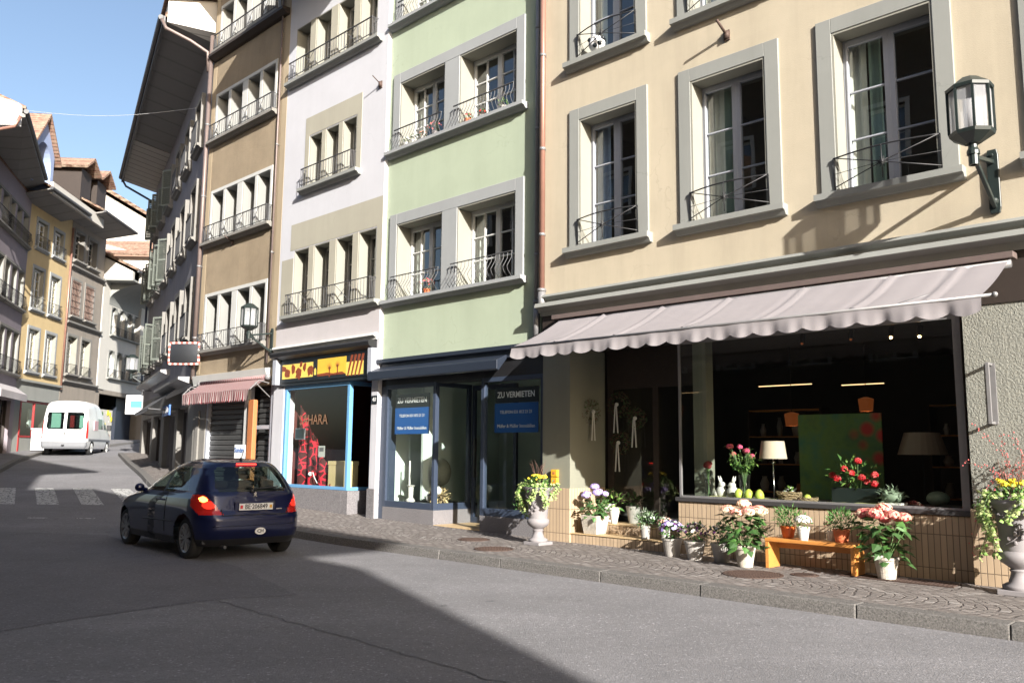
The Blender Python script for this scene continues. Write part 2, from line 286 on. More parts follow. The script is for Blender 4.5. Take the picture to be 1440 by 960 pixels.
# ---------------------------------------------------------------- mesh building
class MB:
    def __init__(s): s.v=[]; s.f=[]; s.m=[]
    def add(s,vs,fs,m=0):
        k=len(s.v); s.v+=[tuple(p) for p in vs]; s.f+=[tuple(i+k for i in f) for f in fs]; s.m+=[m]*len(fs); return s
    def quad(s,a,b,c,d,m=0): return s.add([a,b,c,d],[(0,1,2,3)],m)
    def box(s,x0,x1,y0,y1,z0,z1,m=0):
        x0,x1=sorted((x0,x1)); y0,y1=sorted((y0,y1)); z0,z1=sorted((z0,z1))
        return s.add([(x0,y0,z0),(x1,y0,z0),(x1,y1,z0),(x0,y1,z0),(x0,y0,z1),(x1,y0,z1),(x1,y1,z1),(x0,y1,z1)],
            [(3,2,1,0),(4,5,6,7),(0,1,5,4),(1,2,6,5),(2,3,7,6),(3,0,4,7)],m)
    def prism(s,poly,axis,a,b,m=0):
        # poly: list of 2-D points in the two other axes (cyclic order), extruded along axis 0/1/2
        def P(p,c):
            return {0:(c,p[0],p[1]),1:(p[0],c,p[1]),2:(p[0],p[1],c)}[axis]
        n=len(poly); return s.add([P(p,a) for p in poly]+[P(p,b) for p in poly],[tuple(range(n))[::-1],tuple(range(n,2*n))]+[(i,(i+1)%n,n+(i+1)%n,n+i) for i in range(n)],m)
    def bar(s,p,q,w,h=None,m=0,up=(0,0,1)):
        h=h or w; p=Vector(p); q=Vector(q); d=(q-p); 
        if d.length<1e-6: return s
        d.normalize(); u=Vector(up)
        if abs(d.dot(u))>.98: u=Vector((1,0,0))
        a=d.cross(u).normalized()*(w/2); b=a.cross(d).normalized()*(h/2)
        vs=[p-a-b,p+a-b,p+a+b,p-a+b,q-a-b,q+a-b,q+a+b,q-a+b]
        return s.add(vs,[(0,1,2,3),(7,6,5,4),(0,4,5,1),(1,5,6,2),(2,6,7,3),(3,7,4,0)],m)
    def tube(s,pts,r,n=6,m=0,cap=True):
        pts=[Vector(p) for p in pts]; rr=r if isinstance(r,(list,tuple)) else [r]*len(pts); k=len(s.v); prev=None
        for i,p in enumerate(pts):
            d=(pts[min(i+1,len(pts)-1)]-pts[max(i-1,0)])
            if d.length<1e-9: d=Vector((0,0,1))
            d.normalize()
            if prev is None:
                u=Vector((0,0,1)) if abs(d.z)<.9 else Vector((1,0,0)); a=d.cross(u).normalized()
            else: a=(prev-d*prev.dot(d)).normalized()
            prev=a; b=d.cross(a)
            for j in range(n):
                t=2*PI*j/n; s.v.append(tuple(p+(a*math.cos(t)+b*math.sin(t))*rr[i]))
        for i in range(len(pts)-1):
            for j in range(n): s.f.append((k+i*n+j,k+i*n+(j+1)%n,k+(i+1)*n+(j+1)%n,k+(i+1)*n+j)); s.m.append(m)
        if cap:
            s.f.append(tuple(k+j for j in range(n))[::-1]); s.m.append(m); e=k+(len(pts)-1)*n; s.f.append(tuple(e+j for j in range(n))); s.m.append(m)
        return s
    def lathe(s,prof,c=(0,0,0),n=24,m=0,ax=(1,1),wob=0,open_top=False):
        k=len(s.v)
        for r,z in prof:
            for j in range(n):
                t=2*PI*j/n; q=r*(1+(wob*math.sin(t*n/2) if wob else 0)); s.v.append((c[0]+q*math.cos(t)*ax[0],c[1]+q*math.sin(t)*ax[1],c[2]+z))
        for i in range(len(prof)-1):
            for j in range(n): s.f.append((k+i*n+j,k+i*n+(j+1)%n,k+(i+1)*n+(j+1)%n,k+(i+1)*n+j)); s.m.append(m)
        return s
    def ball(s,c,r,m=0,n=8,sq=(1,1,1)):
        prof=[(max(1e-4,math.sin(PI*i/n)),-math.cos(PI*i/n)) for i in range(n+1)]
        k=len(s.v); nn=n+4
        for a,b in prof:
            for j in range(nn):
                t=2*PI*j/nn; s.v.append((c[0]+a*r*math.cos(t)*sq[0],c[1]+a*r*math.sin(t)*sq[1],c[2]+b*r*sq[2]))
        for i in range(n):
            for j in range(nn): s.f.append((k+i*nn+j,k+i*nn+(j+1)%nn,k+(i+1)*nn+(j+1)%nn,k+(i+1)*nn+j)); s.m.append(m)
        return s
    def leaf(s,p,d,up,L,w,m=0,curl=.25):
        p=Vector(p); d=Vector(d).normalized(); up=Vector(up); sd=d.cross(up)
        if sd.length<1e-3: sd=Vector((1,0,0))
        sd.normalize(); nu=sd.cross(d).normalized(); a=p; b=p+d*L*.45+nu*L*.08; c=p+d*L-nu*L*curl
        s.add([a,b+sd*w/2-nu*w*.12,c,b-sd*w/2-nu*w*.12,b+nu*0],[(0,1,4),(1,2,4),(2,3,4),(3,0,4)],m); return s
    def build(s,name,mats,parent=None,smooth=False,bevel=0,loc=None,rotz=None,seg=2):
        me=bpy.data.meshes.new(name); me.from_pydata(s.v,[],s.f); 
        if isinstance(mats,str): mats=[mats]
        for x in mats: me.materials.append(MATS[x])
        for p,i in zip(me.polygons,s.m): p.material_index=i; p.use_smooth=smooth
        me.update(); o=bpy.data.objects.new(name,me); COL.objects.link(o)
        if parent is not None: o.parent=parent
        if loc is not None: o.location=loc
        if rotz is not None: o.rotation_euler=(0,0,rotz)
        if bevel:
            b=o.modifiers.new('bevel','BEVEL'); b.width=bevel; b.segments=seg; b.limit_method='ANGLE'; b.angle_limit=rad(40)
        return o
def boxes(name,mat,par,L,**k):
    for x in L: b=MB(); b.box(*x); b.build(name,mat,par,**k)
def tag(o,label=None,cat=None,group=None,kind=None):
    if label: o['label']=label
    if cat: o['category']=cat
    if group: o['group']=group
    if kind: o['kind']=kind
    return o
def empty(name,loc,rotz,label=None,cat=None,group=None):
    o=bpy.data.objects.new(name,None); COL.objects.link(o); o.location=loc; o.rotation_euler=(0,0,rotz); o.empty_display_size=.3
    return tag(o,label,cat,group)
def dup(root,loc=None,rotz=None,label=None):
    def cp(o,par):
        c=o.copy(); COL.objects.link(c)
        if par is not None: c.parent=par
        for ch in [x for x in bpy.data.objects if x.parent==o]: cp(ch,c)
        return c
    r=cp(root,None)
    if loc is not None: r.location=loc
    if rotz is not None: r.rotation_euler=(0,0,rotz)
    if label: r['label']=label
    return r
def text_mesh(txt,size,loc,parent,mat,name='lettering',ext=.004,align='CENTER',shear=0,spacing=1.,sx=1.,flip=True,rot=None,bold=.0):
    c=bpy.data.curves.new(name,'FONT'); c.body=txt; c.size=size; c.extrude=ext; c.align_x=align; c.align_y='CENTER'; c.shear=shear; c.space_character=spacing; c.offset=bold; c.resolution_u=2
    o=bpy.data.objects.new(name,c); COL.objects.link(o); dg=bpy.context.evaluated_depsgraph_get(); me=bpy.data.meshes.new_from_object(o.evaluated_get(dg))
    bpy.data.objects.remove(o); me.materials.clear(); me.materials.append(MATS[mat])
    # text x -> -local x, y -> z, z -> +y
    Mx=Matrix(((-sx,0,0,0),(0,0,1,0),(0,1,0,0),(0,0,0,1))) if rot is None else rot@Matrix.Diagonal((sx,1,1,1))
    me.transform(Mx); q=bpy.data.objects.new(name,me); COL.objects.link(q); q.parent=parent; q.location=loc; return q
# ---------------------------------------------------------------- frames
class Fr:
    def __init__(s,x,y,dx,dy):
        n=math.hypot(dx,dy); s.x,s.y,s.dx,s.dy=x,y,dx/n,dy/n; s.rot=math.atan2(dy,dx)
    def w(s,a,o=0,z=0): return Vector((s.x+s.dx*a-s.dy*o, s.y+s.dy*a+s.dx*o, z))
    @property
    def loc(s): return (s.x,s.y,0)
FM=Fr(.98719,14.52145,-.71811,.69593)      # right-hand row: x to the left along the fronts, y out to the street
FG=Fr(*FM.w(0,-.10)[:2],-.71811,.69593)
FD=Fr(*FM.w(14.02)[:2],-.47365,.88072)      # grey shuttered house
FO=Fr(-23.0,43.05,.09825,-.99516); FS=Fr(-23.0,43.05,.0775,-.997); FW=Fr(-23.4,47.5,.0572,-.9984); FU=Fr(-22.5,38.4,.30074,-.9537)
FP_=Fr(10.3,-15.1,.68,-.733)                # row behind the camera, y towards the street
PROF=[(-400,0),(15,0),(18,.06),(21.5,.21),(25,.42),(28,.68),(34,1.02),(38,1.30),(44,1.58),(50,2.0),(60,2.35),(90,2.8),(400,4)]
def zg(y):
    for (a,za),(b,zb) in zip(PROF,PROF[1:]):
        if y<=b:
            return za+(zb-za)*max(0,(y-a))/(b-a)
    return PROF[-1][1]
# ---------------------------------------------------------------- building pieces (local: x along, y out, z up)
def wall(parent,s0,s1,z0,z1,holes,mat,th=.32,name='wall',o=0,nside=True):
    xs=sorted({s0,s1,*[h[0] for h in holes],*[h[1] for h in holes]}); zs=sorted({z0,z1,*[h[2] for h in holes],*[h[3] for h in holes]})
    xs=[x for x in xs if s0-1e-6<=x<=s1+1e-6]; zs=[z for z in zs if z0-1e-6<=z<=z1+1e-6]
    nx,nz=len(xs)-1,len(zs)-1
    def solid(i,j):
        if i<0 or j<0 or i>=nx or j>=nz: return False
        cx=(xs[i]+xs[i+1])/2; cz=(zs[j]+zs[j+1])/2
        return not any(h[0]<cx<h[1] and h[2]<cz<h[3] for h in holes)
    b=MB()
    for i in range(nx):
        for j in range(nz):
            if not solid(i,j): continue
            x0,x1,a,c=xs[i],xs[i+1],zs[j],zs[j+1]
            b.quad((x1,o,a),(x0,o,a),(x0,o,c),(x1,o,c)); b.quad((x0,o-th,a),(x1,o-th,a),(x1,o-th,c),(x0,o-th,c))
            if not solid(i-1,j): b.quad((x0,o,a),(x0,o-th,a),(x0,o-th,c),(x0,o,c))
            if not solid(i+1,j): b.quad((x1,o-th,a),(x1,o,a),(x1,o,c),(x1,o-th,c))
            if not solid(i,j-1): b.quad((x0,o,a),(x1,o,a),(x1,o-th,a),(x0,o-th,a))
            if not solid(i,j+1): b.quad((x0,o,c),(x0,o-th,c),(x1,o-th,c),(x1,o,c))
    return b.build(name,mat,parent)
def shell(parent,s0,s1,z0,z1,depth,mat='opp_plaster',roof=1.5,th=.32,name='outer_shell',ridge=True,eave=0.,e=.003):
    b=MB(); w=.025
    b.box(s0+e,s0+w,-depth,-th-e,z0,z1); b.box(s1-w,s1-e,-depth,-th-e,z0,z1); b.box(s0+w,s1-w,-depth,-depth+w,z0,z1)
    b.build(name,mat,parent)
    r=MB(); y0=eave; y1=-depth; ym=-depth/2
    if roof: r.prism([(y0,z1+.02),(y0,z1+.14),(ym,z1+roof+.14),(y1,z1+.14),(y1,z1+.02)],0,s0+e,s1-e); 
    else: r.box(s0+e,s1-e,y1,-th-.01,z1,z1+.1)
    return r.build('roof','roof_tiles',parent)
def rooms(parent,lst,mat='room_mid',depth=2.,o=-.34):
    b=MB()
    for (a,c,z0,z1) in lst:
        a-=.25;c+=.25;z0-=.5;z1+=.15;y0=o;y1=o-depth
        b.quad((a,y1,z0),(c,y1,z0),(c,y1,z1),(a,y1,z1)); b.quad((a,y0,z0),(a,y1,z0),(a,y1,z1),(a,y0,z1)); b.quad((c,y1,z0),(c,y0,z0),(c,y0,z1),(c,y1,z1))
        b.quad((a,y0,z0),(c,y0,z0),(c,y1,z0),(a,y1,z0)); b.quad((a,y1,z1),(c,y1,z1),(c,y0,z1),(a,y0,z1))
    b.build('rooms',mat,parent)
def curtain(par,a,c,z0,z1,o,mat='curtain_pale',amp=.025,k=38):
    b=MB(); n=max(6,int(abs(c-a)*45)); v=[]; ph=R.random()*6
    for i in range(n+1):
        x=a+(c-a)*i/n; y=o+amp*math.sin(k*x+ph)+amp*.5*math.sin(k*2.3*x)
        v+=[(x,y,z0),(x+.01*math.sin(9*x),y,z1)]
    b.add(v,[(2*i,2*i+2,2*i+3,2*i+1) for i in range(n)]); return b.build('curtain',mat,par,smooth=True)
def sashes(win,s0,s1,z0,z1,o,mat='grey_paint',lights=2,cols=1,rows=3,fw=.05,sw=.05,bar=.025,curt=None,gl='window_glass',rowh=None,mid=.10):
    f=MB(); g=MB(); f.box(s0,s0+fw,o-.03,o+.03,z0,z1); f.box(s1-fw,s1,o-.03,o+.03,z0,z1); f.box(s0+fw,s1-fw,o-.03,o+.03,z1-fw,z1); f.box(s0+fw,s1-fw,o-.03,o+.03,z0,z0+fw)
    W=(s1-s0-2*fw)/lights
    for i in range(lights):
        a=s0+fw+i*W; c=a+W; y0,y1=o-.022,o+.042
        l=mid/2 if i else sw*.5; r=mid/2 if i<lights-1 else sw*.5
        f.box(a,a+l,y0,y1,z0+fw,z1-fw); f.box(c-r,c,y0,y1,z0+fw,z1-fw); f.box(a+l,c-r,y0,y1,z1-fw-sw,z1-fw); f.box(a+l,c-r,y0,y1,z0+fw,z0+fw+sw*1.2)
        a+=l; c-=r; b0=z0+fw+sw*1.2; b1=z1-fw-sw
        for j in range(1,cols): x=a+(c-a)*j/cols; f.box(x-bar/2,x+bar/2,o-.01,o+.03,b0,b1)
        hs=[b0+(b1-b0)*j/rows for j in range(1,rows)] if rowh is None else [b0+(b1-b0)*q for q in rowh]
        for z in hs: f.box(a,c,o-.0095,o+.0305,z-bar/2,z+bar/2)
        g.quad((c,o,b0),(a,o,b0),(a,o,b1),(c,o,b1))
    f.build('frame',mat,win,bevel=.004,seg=1); g.build('pane',gl,win)
    if curt: 
        for (a,c,m) in curt: curtain(win,s0+(s1-s0)*a,s0+(s1-s0)*c,z0+.05,z1-.02,o-.14,m)
def star_rail(win,s0,s1,z0,o=.06,h=.48,bow=.12):
    b=MB(); m=(s0+s1)/2; n=12
    top=[(s0+(s1-s0)*i/n,o-.02+bow*math.sin(PI*i/n),z0+h) for i in range(n+1)]
    b.tube(top,.011,6); y=o+bow*.55
    b.tube([(s0,o,z0+.06),(m,y+.04,z0+h*.52),(s1,o,z0+h)],.008,5); b.tube([(s1,o,z0+.06),(m,y+.04,z0+h*.52),(s0,o,z0+h)],.008,5)
    b.tube([(m,y+.04,z0+.03),(m,y+.06,z0+h)],.007,5); b.tube([(s0,o,z0+h*.52),(m,y+.045,z0+h*.52),(s1,o,z0+h*.52)],.004,4)
    for i in range(8):
        t=PI*i/8; L=.075 if i%2 else .05; b.tube([(m-L*math.cos(t),y+.045,z0+h*.52-L*math.sin(t)),(m+L*math.cos(t),y+.045,z0+h*.52+L*math.sin(t))],.005,4)
    b.ball((m,y+.045,z0+h*.52),.022,n=5)
    for x in (s0,s1): b.tube([(x,o-.02,z0+.0),(x,o,z0+h),(x,o+.01,z0+h-.05)],.011,5); b.tube([(x,-.3,z0+h-.04),(x,o,z0+h-.02)],.008,4)
    return b.build('railing','black_iron',win,smooth=True)
def bar_rail(win,s0,s1,z0,o=.14,h=.52,step=.11,belly=0,cross=(),m='iron_grey',r=.0075,ret=True):
    b=MB(); b.bar((s0,o,z0+h),(s1,o,z0+h),.035,.014)
    n=max(2,int((s1-s0)/step)); 
    if not belly: b.bar((s0,o,z0+.05),(s1,o,z0+.05),.02,.012)
    for i in range(n+1):
        x=s0+(s1-s0)*i/n
        if belly: b.tube([(x,o,z0+h),(x+.0,o+.01,z0+h*.75),(x,o+belly,z0+h*.38),(x,o+belly*.8,z0+.12),(x,o+.01,z0+.02)],r,4)
        elif any(a<=x<=c for a,c in cross): continue
        else: b.tube([(x,o,z0+.02),(x,o,z0+h)],r,4)
    for a,c in cross:
        b.tube([(a,o,z0+.05),(c,o,z0+h)],r,4); b.tube([(c,o,z0+.05),(a,o,z0+h)],r,4); b.tube([(a,o,z0),(a,o,z0+h)],r*1.2,4); b.tube([(c,o,z0),(c,o,z0+h)],r*1.2,4)
        mx=(a+c)/2
        for q in range(6):
            t=2*PI*q/6; b.tube([(mx,o,z0+h*.5),(mx+.06*math.cos(t),o,z0+h*.5+.06*math.sin(t))],r*.8,4)
    if ret:
        for x in (s0,s1): b.tube([(x,-.02,z0+h),(x,o,z0+h)],r*1.3,4); b.tube([(x,-.02,z0+.05),(x,o,z0+.05)],r,4)
        for k in range(3):
            for x in (s0,s1): b.tube([(x,o*(k+1)/4,z0+.05),(x,o*(k+1)/4,z0+h)],r,4)
    return b.build('railing',m,win)
def sill(win,s0,s1,z,mat,proj=.14,h=.11,step=True,name='sill'):
    b=MB(); 
    prof=[(-.3,z),(proj,z),(proj,z-h*.55),(proj*.7,z-h*.62),(proj*.45,z-h),(.0,z-h*1.02),(0.003,z-h*1.0),(-.3,z-h*.5)] if step else [(-.3,z),(proj,z-.01),(proj,z-h),(-.3,z-h)]
    b.prism(prof,0,s0,s1); return b.build(name,mat,win,bevel=.006,seg=1)
def casement(par,s0,s1,z0,z1,trim=.22,dep=.30,tmat='grey_trim',lmat='cream_lining',fmat='grey_paint',proj=.035,sproj=.16,sext=.06,label=None,**k):
    w=MB(); e=.002
    w.box(s1,s1+trim,-.02,proj,z0-e,z1+trim); w.box(s0-trim,s0,-.02,proj,z0-e,z1+trim); w.box(s0,s1,-.02,proj,z1,z1+trim)
    win=w.build('window',tmat,par,bevel=.006,seg=1)
    l=MB(); l.box(s1-.03,s1-.0025,-dep-.06,proj-.012,z0,z1-.032); l.box(s0+.0025,s0+.03,-dep-.06,proj-.012,z0,z1-.032); l.box(s0+.0025,s1-.0025,-dep-.06,proj-.012,z1-.03,z1-.0025); l.build('lining',lmat,win)
    sashes(win,s0+.035,s1-.035,z0+.01,z1-.035,-dep,fmat,**k)
    sill(win,s0-trim-sext,s1+trim+sext,z0,tmat,sproj,.16)
    if label: win['label']=label
    return win
# ================================================================ SETTING
def strip_grid(name,fr,s0,s1,o0,o1,dz,mat,ds=1.,do=1.,th=.0,skirt=.4):
    b=MB(); ns=max(1,int((s1-s0)/ds)); no=max(1,int((o1-o0)/do)); v=[]
    for i in range(ns+1):
        for j in range(no+1):
            s=s0+(s1-s0)*i/ns; o=o0+(o1-o0)*j/no; p=fr.w(s,o); v.append((s,o,zg(p.y)+dz))
    b.add(v,[(i*(no+1)+j,(i+1)*(no+1)+j,(i+1)*(no+1)+j+1,i*(no+1)+j+1) for i in range(ns) for j in range(no)])
    o=b.build(name,mat,None,smooth=True); o.location=fr.loc; o.rotation_euler=(0,0,fr.rot); return tag(o,kind='structure')
def sheet(name,xs,ys,dz,mat):
    b=MB(); b.add([(x,y,zg(y)+dz) for x in xs for y in ys],[(i*len(ys)+j,(i+1)*len(ys)+j,(i+1)*len(ys)+j+1,i*len(ys)+j+1) for i in range(len(xs)-1) for j in range(len(ys)-1)])
    return tag(b.build(name,mat,smooth=True),kind='structure')
sheet('ground',[-400,-60,0,60,400],[-400,-60,0]+list(range(10,64,2))+[90,400],-.06,'asphalt_dark')
sheet('road',[-60+4*i for i in range(24)],[-40,-20,-8,0,6,12]+[13+i for i in range(50)]+[70,90],0,'asphalt')
# asphalt patch with a visible seam
def gp(px,py,it=6):
    # pixel to ground point (layout helper)
    cp,sp=math.cos(PIT),math.sin(PIT); a=(px-720)/F_; b=(480-py)/F_; cr,sr=math.cos(ROL),math.sin(ROL)
    f=Vector((0,cp,sp)); r0=Vector((1,0,0)); u0=Vector((0,-sp,cp)); r=r0*cr+u0*sr; u=u0*cr-r0*sr; d=f+r*a+u*b; z=0
    for _ in range(it): t=(z-EYE)/d.z; z=zg(d.y*t)
    return Vector((d.x*t,d.y*t,0))
def patch(name,pts,dz,mat,wob=.05):
    P=[gp(*p) for p in pts]; out=[]
    for i,p in enumerate(P):
        q=P[(i+1)%len(P)]; n=max(1,int((q-p).length/.25))
        for k in range(n): w=p.lerp(q,k/n); out.append((w.x+R.uniform(-wob,wob)*(k>0),w.y+R.uniform(-wob,wob)*(k>0)))
    b=MB(); b.add([(x,y,zg(y)+dz) for x,y in out],[tuple(range(len(out)))[::-1]]); o=b.build(name,mat); 
    if o.data.polygons[0].normal.z<0: o.data.flip_normals()
    return tag(o,kind='structure')
patch('road_patch',[(-40,893),(150,864),(300,843),(420,836),(330,795),(150,752),(-60,745)],.004,'asphalt_dark',.03)
# tar seam running towards the lower right
b=MB(); P=[gp(*p) for p in ((300,843),(400,872),(520,905),(620,935),(760,975),(900,1010))]; pts=[]
for p,q in zip(P,P[1:]):
    for k in range(14): w=p.lerp(q,k/14); pts.append((w.x+R.uniform(-.03,.03),w.y+R.uniform(-.03,.03)))
for (x0,y0),(x1,y1) in zip(pts,pts[1:]):
    d=Vector((x1-x0,y1-y0)).normalized()*R.uniform(.004,.010); b.add([(x0-d.y,y0+d.x,.005),(x0+d.y,y0-d.x,.005),(x1+d.y,y1-d.x,.005),(x1-d.y,y1+d.x,.005)],[(0,1,2,3)])
plain('tar',(.10,.10,.105),.8,var=.2); tag(b.build('tar_seam','tar'),kind='structure')
# crosswalk bars
b=MB()
for i in range(6):
    x=-13.0+i*1.12; q=(-.50,.866)
    for w in ((0,.56),):
        y0,y1=21.6,25.3; L=(y1-y0)
        b.add([(x,y0,zg(y0)+.004),(x+w[1],y0,zg(y0)+.004),(x+w[1]-L*.577,y1,zg(y1)+.006),(x-L*.577,y1,zg(y1)+.006)],[(0,1,2,3)])
for i in range(5):
    x=-11.6+i*1.05; b.add([(x,18.8,zg(18.8)+.006),(x+.42,18.8,zg(18.8)+.006),(x+.40,18.93,zg(18.93)+.006),(x-.02,18.93,zg(18.93)+.006)],[(0,1,2,3)])
tag(b.build('crosswalk_marking','worn_paint'),kind='structure')
# pavement and kerb along the right-hand row
KO=2.45
b=MB(); v=[]; S_=[-13+.7*i for i in range(32)]+[9.4+.6*i for i in range(9)]
def ko(s): return KO if s<9 else KO-(KO-.85)*min(1,(s-9)/5.)
for s in S_:
    for j in range(4): o=-.32+(ko(s)-.24+.32)*j/3; v.append((s,o,zg(FM.w(s,o).y)+.13))
b.add(v,[(i*4+j,(i+1)*4+j,(i+1)*4+j+1,i*4+j+1) for i in range(len(S_)-1) for j in range(3)]); o=b.build('pavement','arc_setts',None,smooth=True); o.location=FM.loc; o.rotation_euler=(0,0,FM.rot); tag(o,kind='structure')
def kerb(name,fr,s0,s1,o,w=.25,h=.135,L=1.45):
    b=MB(); s=s0
    while s<s1:
        l=min(L*R.uniform(.7,1.25),s1-s); e=.004; j=R.uniform(-.006,.006); p,q=fr.w(s,o),fr.w(s+l,o); za,zb=zg(p.y),zg(q.y)
        x0,x1,y0,y1=s+e,s+l-e,o-w,o+j
        b.add([(x0,y0,za-.1),(x1,y0,zb-.1),(x1,y1,zb-.1),(x0,y1,za-.1),(x0,y0,za+h),(x1,y0,zb+h),(x1,y1-.02,zb+h),(x0,y1-.02,za+h)],[(3,2,1,0),(4,5,6,7),(0,1,5,4),(1,2,6,5),(2,3,7,6),(3,0,4,7)]); s+=l
    o_=b.build(name,'granite',bevel=.012); o_.location=fr.loc; o_.rotation_euler=(0,0,fr.rot); return tag(o_,kind='structure')
kerb('kerb',FM,-13,9.05,KO)
K0,K1=FM.w(9.05,KO),FM.w(14.0,.88); FK=Fr(K0.x,K0.y,K1.x-K0.x,K1.y-K0.y); kerb('kerb',FK,0,(K1-K0).length+.1,0)
strip_grid('side_pavement',FD,.05,16.6,-.3,.65,.126,'arc_setts',.7,.5); kerb('side_kerb',FD,.2,16.6,.88)
# pavement on the far left side of the street
KL=[(-11.5,18.5),(-14.2,23.5),(-17.0,28),(-19.7,34),(-21.2,38.4),(-21.7,44),(-21.9,52)]
b=MB(); v=[];
for x,y in KL: v+=[(x,y,zg(y)+.12),(x-14,y+.5,zg(y)+.14)]
b.add(v,[(2*i,2*i+2,2*i+3,2*i+1) for i in range(len(KL)-1)]); tag(b.build('far_pavement','asphalt'),kind='structure')
b=MB()
for p,q in zip(KL,KL[1:]):
    p=Vector((*p,zg(p[1])+.06)); q=Vector((*q,zg(q[1])+.06)); n=4
    for k in range(n): b.bar(p.lerp(q,(k+.01)/n),p.lerp(q,(k+.99)/n),.2,.16)
tag(b.build('far_kerb','granite'),kind='structure')

# ================================================================ YELLOW CORNER HOUSE WITH THE FLOWER SHOP
Y=empty('yellow_house',FM.loc,FM.rot,'cream yellow house with grey window surrounds above the flower shop awning','building')
YW=[]
for (a,c) in ((-1.48,-.25),(-3.79,-2.52),(-6.12,-4.80),(-8.6,-7.3)):
    YW.append((a,c,5.15,7.45)); YW.append((a,c,8.55,10.85))
YH=[(-2.10,-.02,.0,3.42),(-6.22,-2.10,.0,3.42)]
wall(Y,-10,.72,4.10,13.2,YW,'yellow_plaster')
shell(Y,-10,.72,0,13.2,9)
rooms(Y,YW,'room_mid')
CU={0:[(.02,.22,'curtain_pale'),(.72,.98,'curtain_blue')],1:[(.74,.98,'curtain_pale'),(.55,.74,'curtain_green')],2:[(.80,.98,'curtain_pale'),(.62,.78,'curtain_green')]}
for i,(a,c) in enumerate(((-1.48,-.25),(-3.79,-2.52),(-6.12,-4.80),(-8.6,-7.3))):
    for z0,z1 in ((5.15,7.45),(8.55,10.85)):
        w=casement(Y,a,c,z0,z1,curt=CU.get(i if z0<8 else i+4,[(.78,.98,'curtain_pale')]),fw=.04,sw=.055,mid=.14)
        star_rail(w,a-.02,c+.02,z0+.01)
# cornice and dark band
b=MB(); b.prism([(-.3,4.40),(.13,4.385),(.15,4.34),(.05,4.30),(.05,4.235),(.21,4.225),(.23,4.15),(.06,4.11),(.04,4.02),(-.3,4.02)],0,-10,.62); b.build('cornice','grey_trim',Y,bevel=.004,seg=1)
b=MB(); b.box(-10,.60,-.32,.02,3.42,4.02); b.build('fascia','dark_wood',Y)
# piers
b=MB(); b.box(-10,-6.25,-.32,0,0,3.42); b.build('right_pier','rough_pier',Y)
b=MB(); b.box(-.02,.60,-.5,0,0,3.42); b.box(.0,.06,-1.0,-.5,0,3.42); b.build('left_pier','olive_plaster',Y)
b=MB(); b.box(-.035,.555,-.28,.03,.0,1.02); b.box(-.035,.045,-.96,-.28,.25,1.02); b.build('pier_tiles','plinth_tiles',Y,bevel=.003,seg=1); boxes('pier_tiles','plinth_tiles',Y,[(-10,-6.22,-.28,.03,0,1.0)],bevel=.003,seg=1)
# plinth below the shop window, return into the entrance
b=MB(); b.box(-6.22,-2.12,-.42,-.06,0,.90); b.box(-2.45,-2.12,-.98,-.42,0,.90); b.build('window_plinth','plinth_tiles',Y,bevel=.01)
b=MB(); b.box(-6.24,-2.09,-.44,-.03,.905,.965); b.box(-2.42,-2.09,-.98,-.44,.905,.965); b.build('window_ledge','slate_sill',Y,bevel=.004,seg=1)
# steps
st=MB(); st.box(-2.11,-.04,-.36,-.005,0,.27); st.box(-2.11,-.04,-1.02,-.363,0,.43); st.build('entrance_steps','plinth_tiles',Y,bevel=.006,seg=1)
tp=MB(); tp.box(-2.12,-.04,-.365,.01,.272,.29); tp.box(-2.12,-.04,-1.02,-.355,.432,.45)
plain('step_top',(.50,.36,.20),.5,var=.15,bump=.1); tp.build('step_slabs','step_top',Y,bevel=.004,seg=1)
# shop window frame & glass
w=MB(); a,c=-6.20,-2.14
w.box(a,a+.09,-.13,-.07,.966,3.42); w.box(c-.035,c,-.115,-.08,.966,3.42); w.box(a+.09,c-.035,-.12,-.075,3.30,3.42); w.box(a+.09,c-.035,-.12,-.075,.966,.995)
w.box(c-.03,c,-1.0,-.96,.966,3.42); sw_=w.build('shop_window','zinc_pipe',Y)
g=MB(); g.quad((c-.035,-.1,.99),(a+.09,-.1,.99),(a+.09,-.1,3.3),(c-.035,-.1,3.3)); g.quad((c-.015,-.13,.97),(c-.015,-.96,.97),(c-.015,-.96,3.42),(c-.015,-.13,3.42)); g.build('pane','shop_glass',sw_)
# interior of the shop
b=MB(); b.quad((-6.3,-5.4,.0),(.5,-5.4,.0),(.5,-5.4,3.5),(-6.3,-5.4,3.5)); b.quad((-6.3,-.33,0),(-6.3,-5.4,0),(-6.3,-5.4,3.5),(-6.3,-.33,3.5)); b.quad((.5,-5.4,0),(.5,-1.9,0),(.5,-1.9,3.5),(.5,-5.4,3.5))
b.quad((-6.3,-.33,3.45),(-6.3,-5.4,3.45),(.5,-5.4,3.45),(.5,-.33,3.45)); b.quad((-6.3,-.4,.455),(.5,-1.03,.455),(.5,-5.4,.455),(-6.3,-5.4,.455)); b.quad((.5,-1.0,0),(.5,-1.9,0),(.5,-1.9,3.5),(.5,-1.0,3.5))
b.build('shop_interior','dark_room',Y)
b=MB(); b.box(-6.2,-2.14,-1.5,-.45,.905,.955); b.build('display_shelf','room_mid',Y)
b=MB(); b.box(-2.22,-1.98,-.98,-.76,.96,3.44); b.build('inner_post','olive_plaster',Y)
d=MB(); d.box(-2.08,-1.95,-1.06,-1.01,.46,2.9); d.box(-.17,-.05,-1.06,-1.01,.46,2.9); d.box(-1.95,-.17,-1.06,-1.01,2.75,2.9); d.box(-1.13,-1.02,-1.06,-1.01,.46,2.75); d.box(-2.1,-.04,-1.07,-1.01,2.9,3.44); dr=d.build('shop_door','dark_wood',Y)
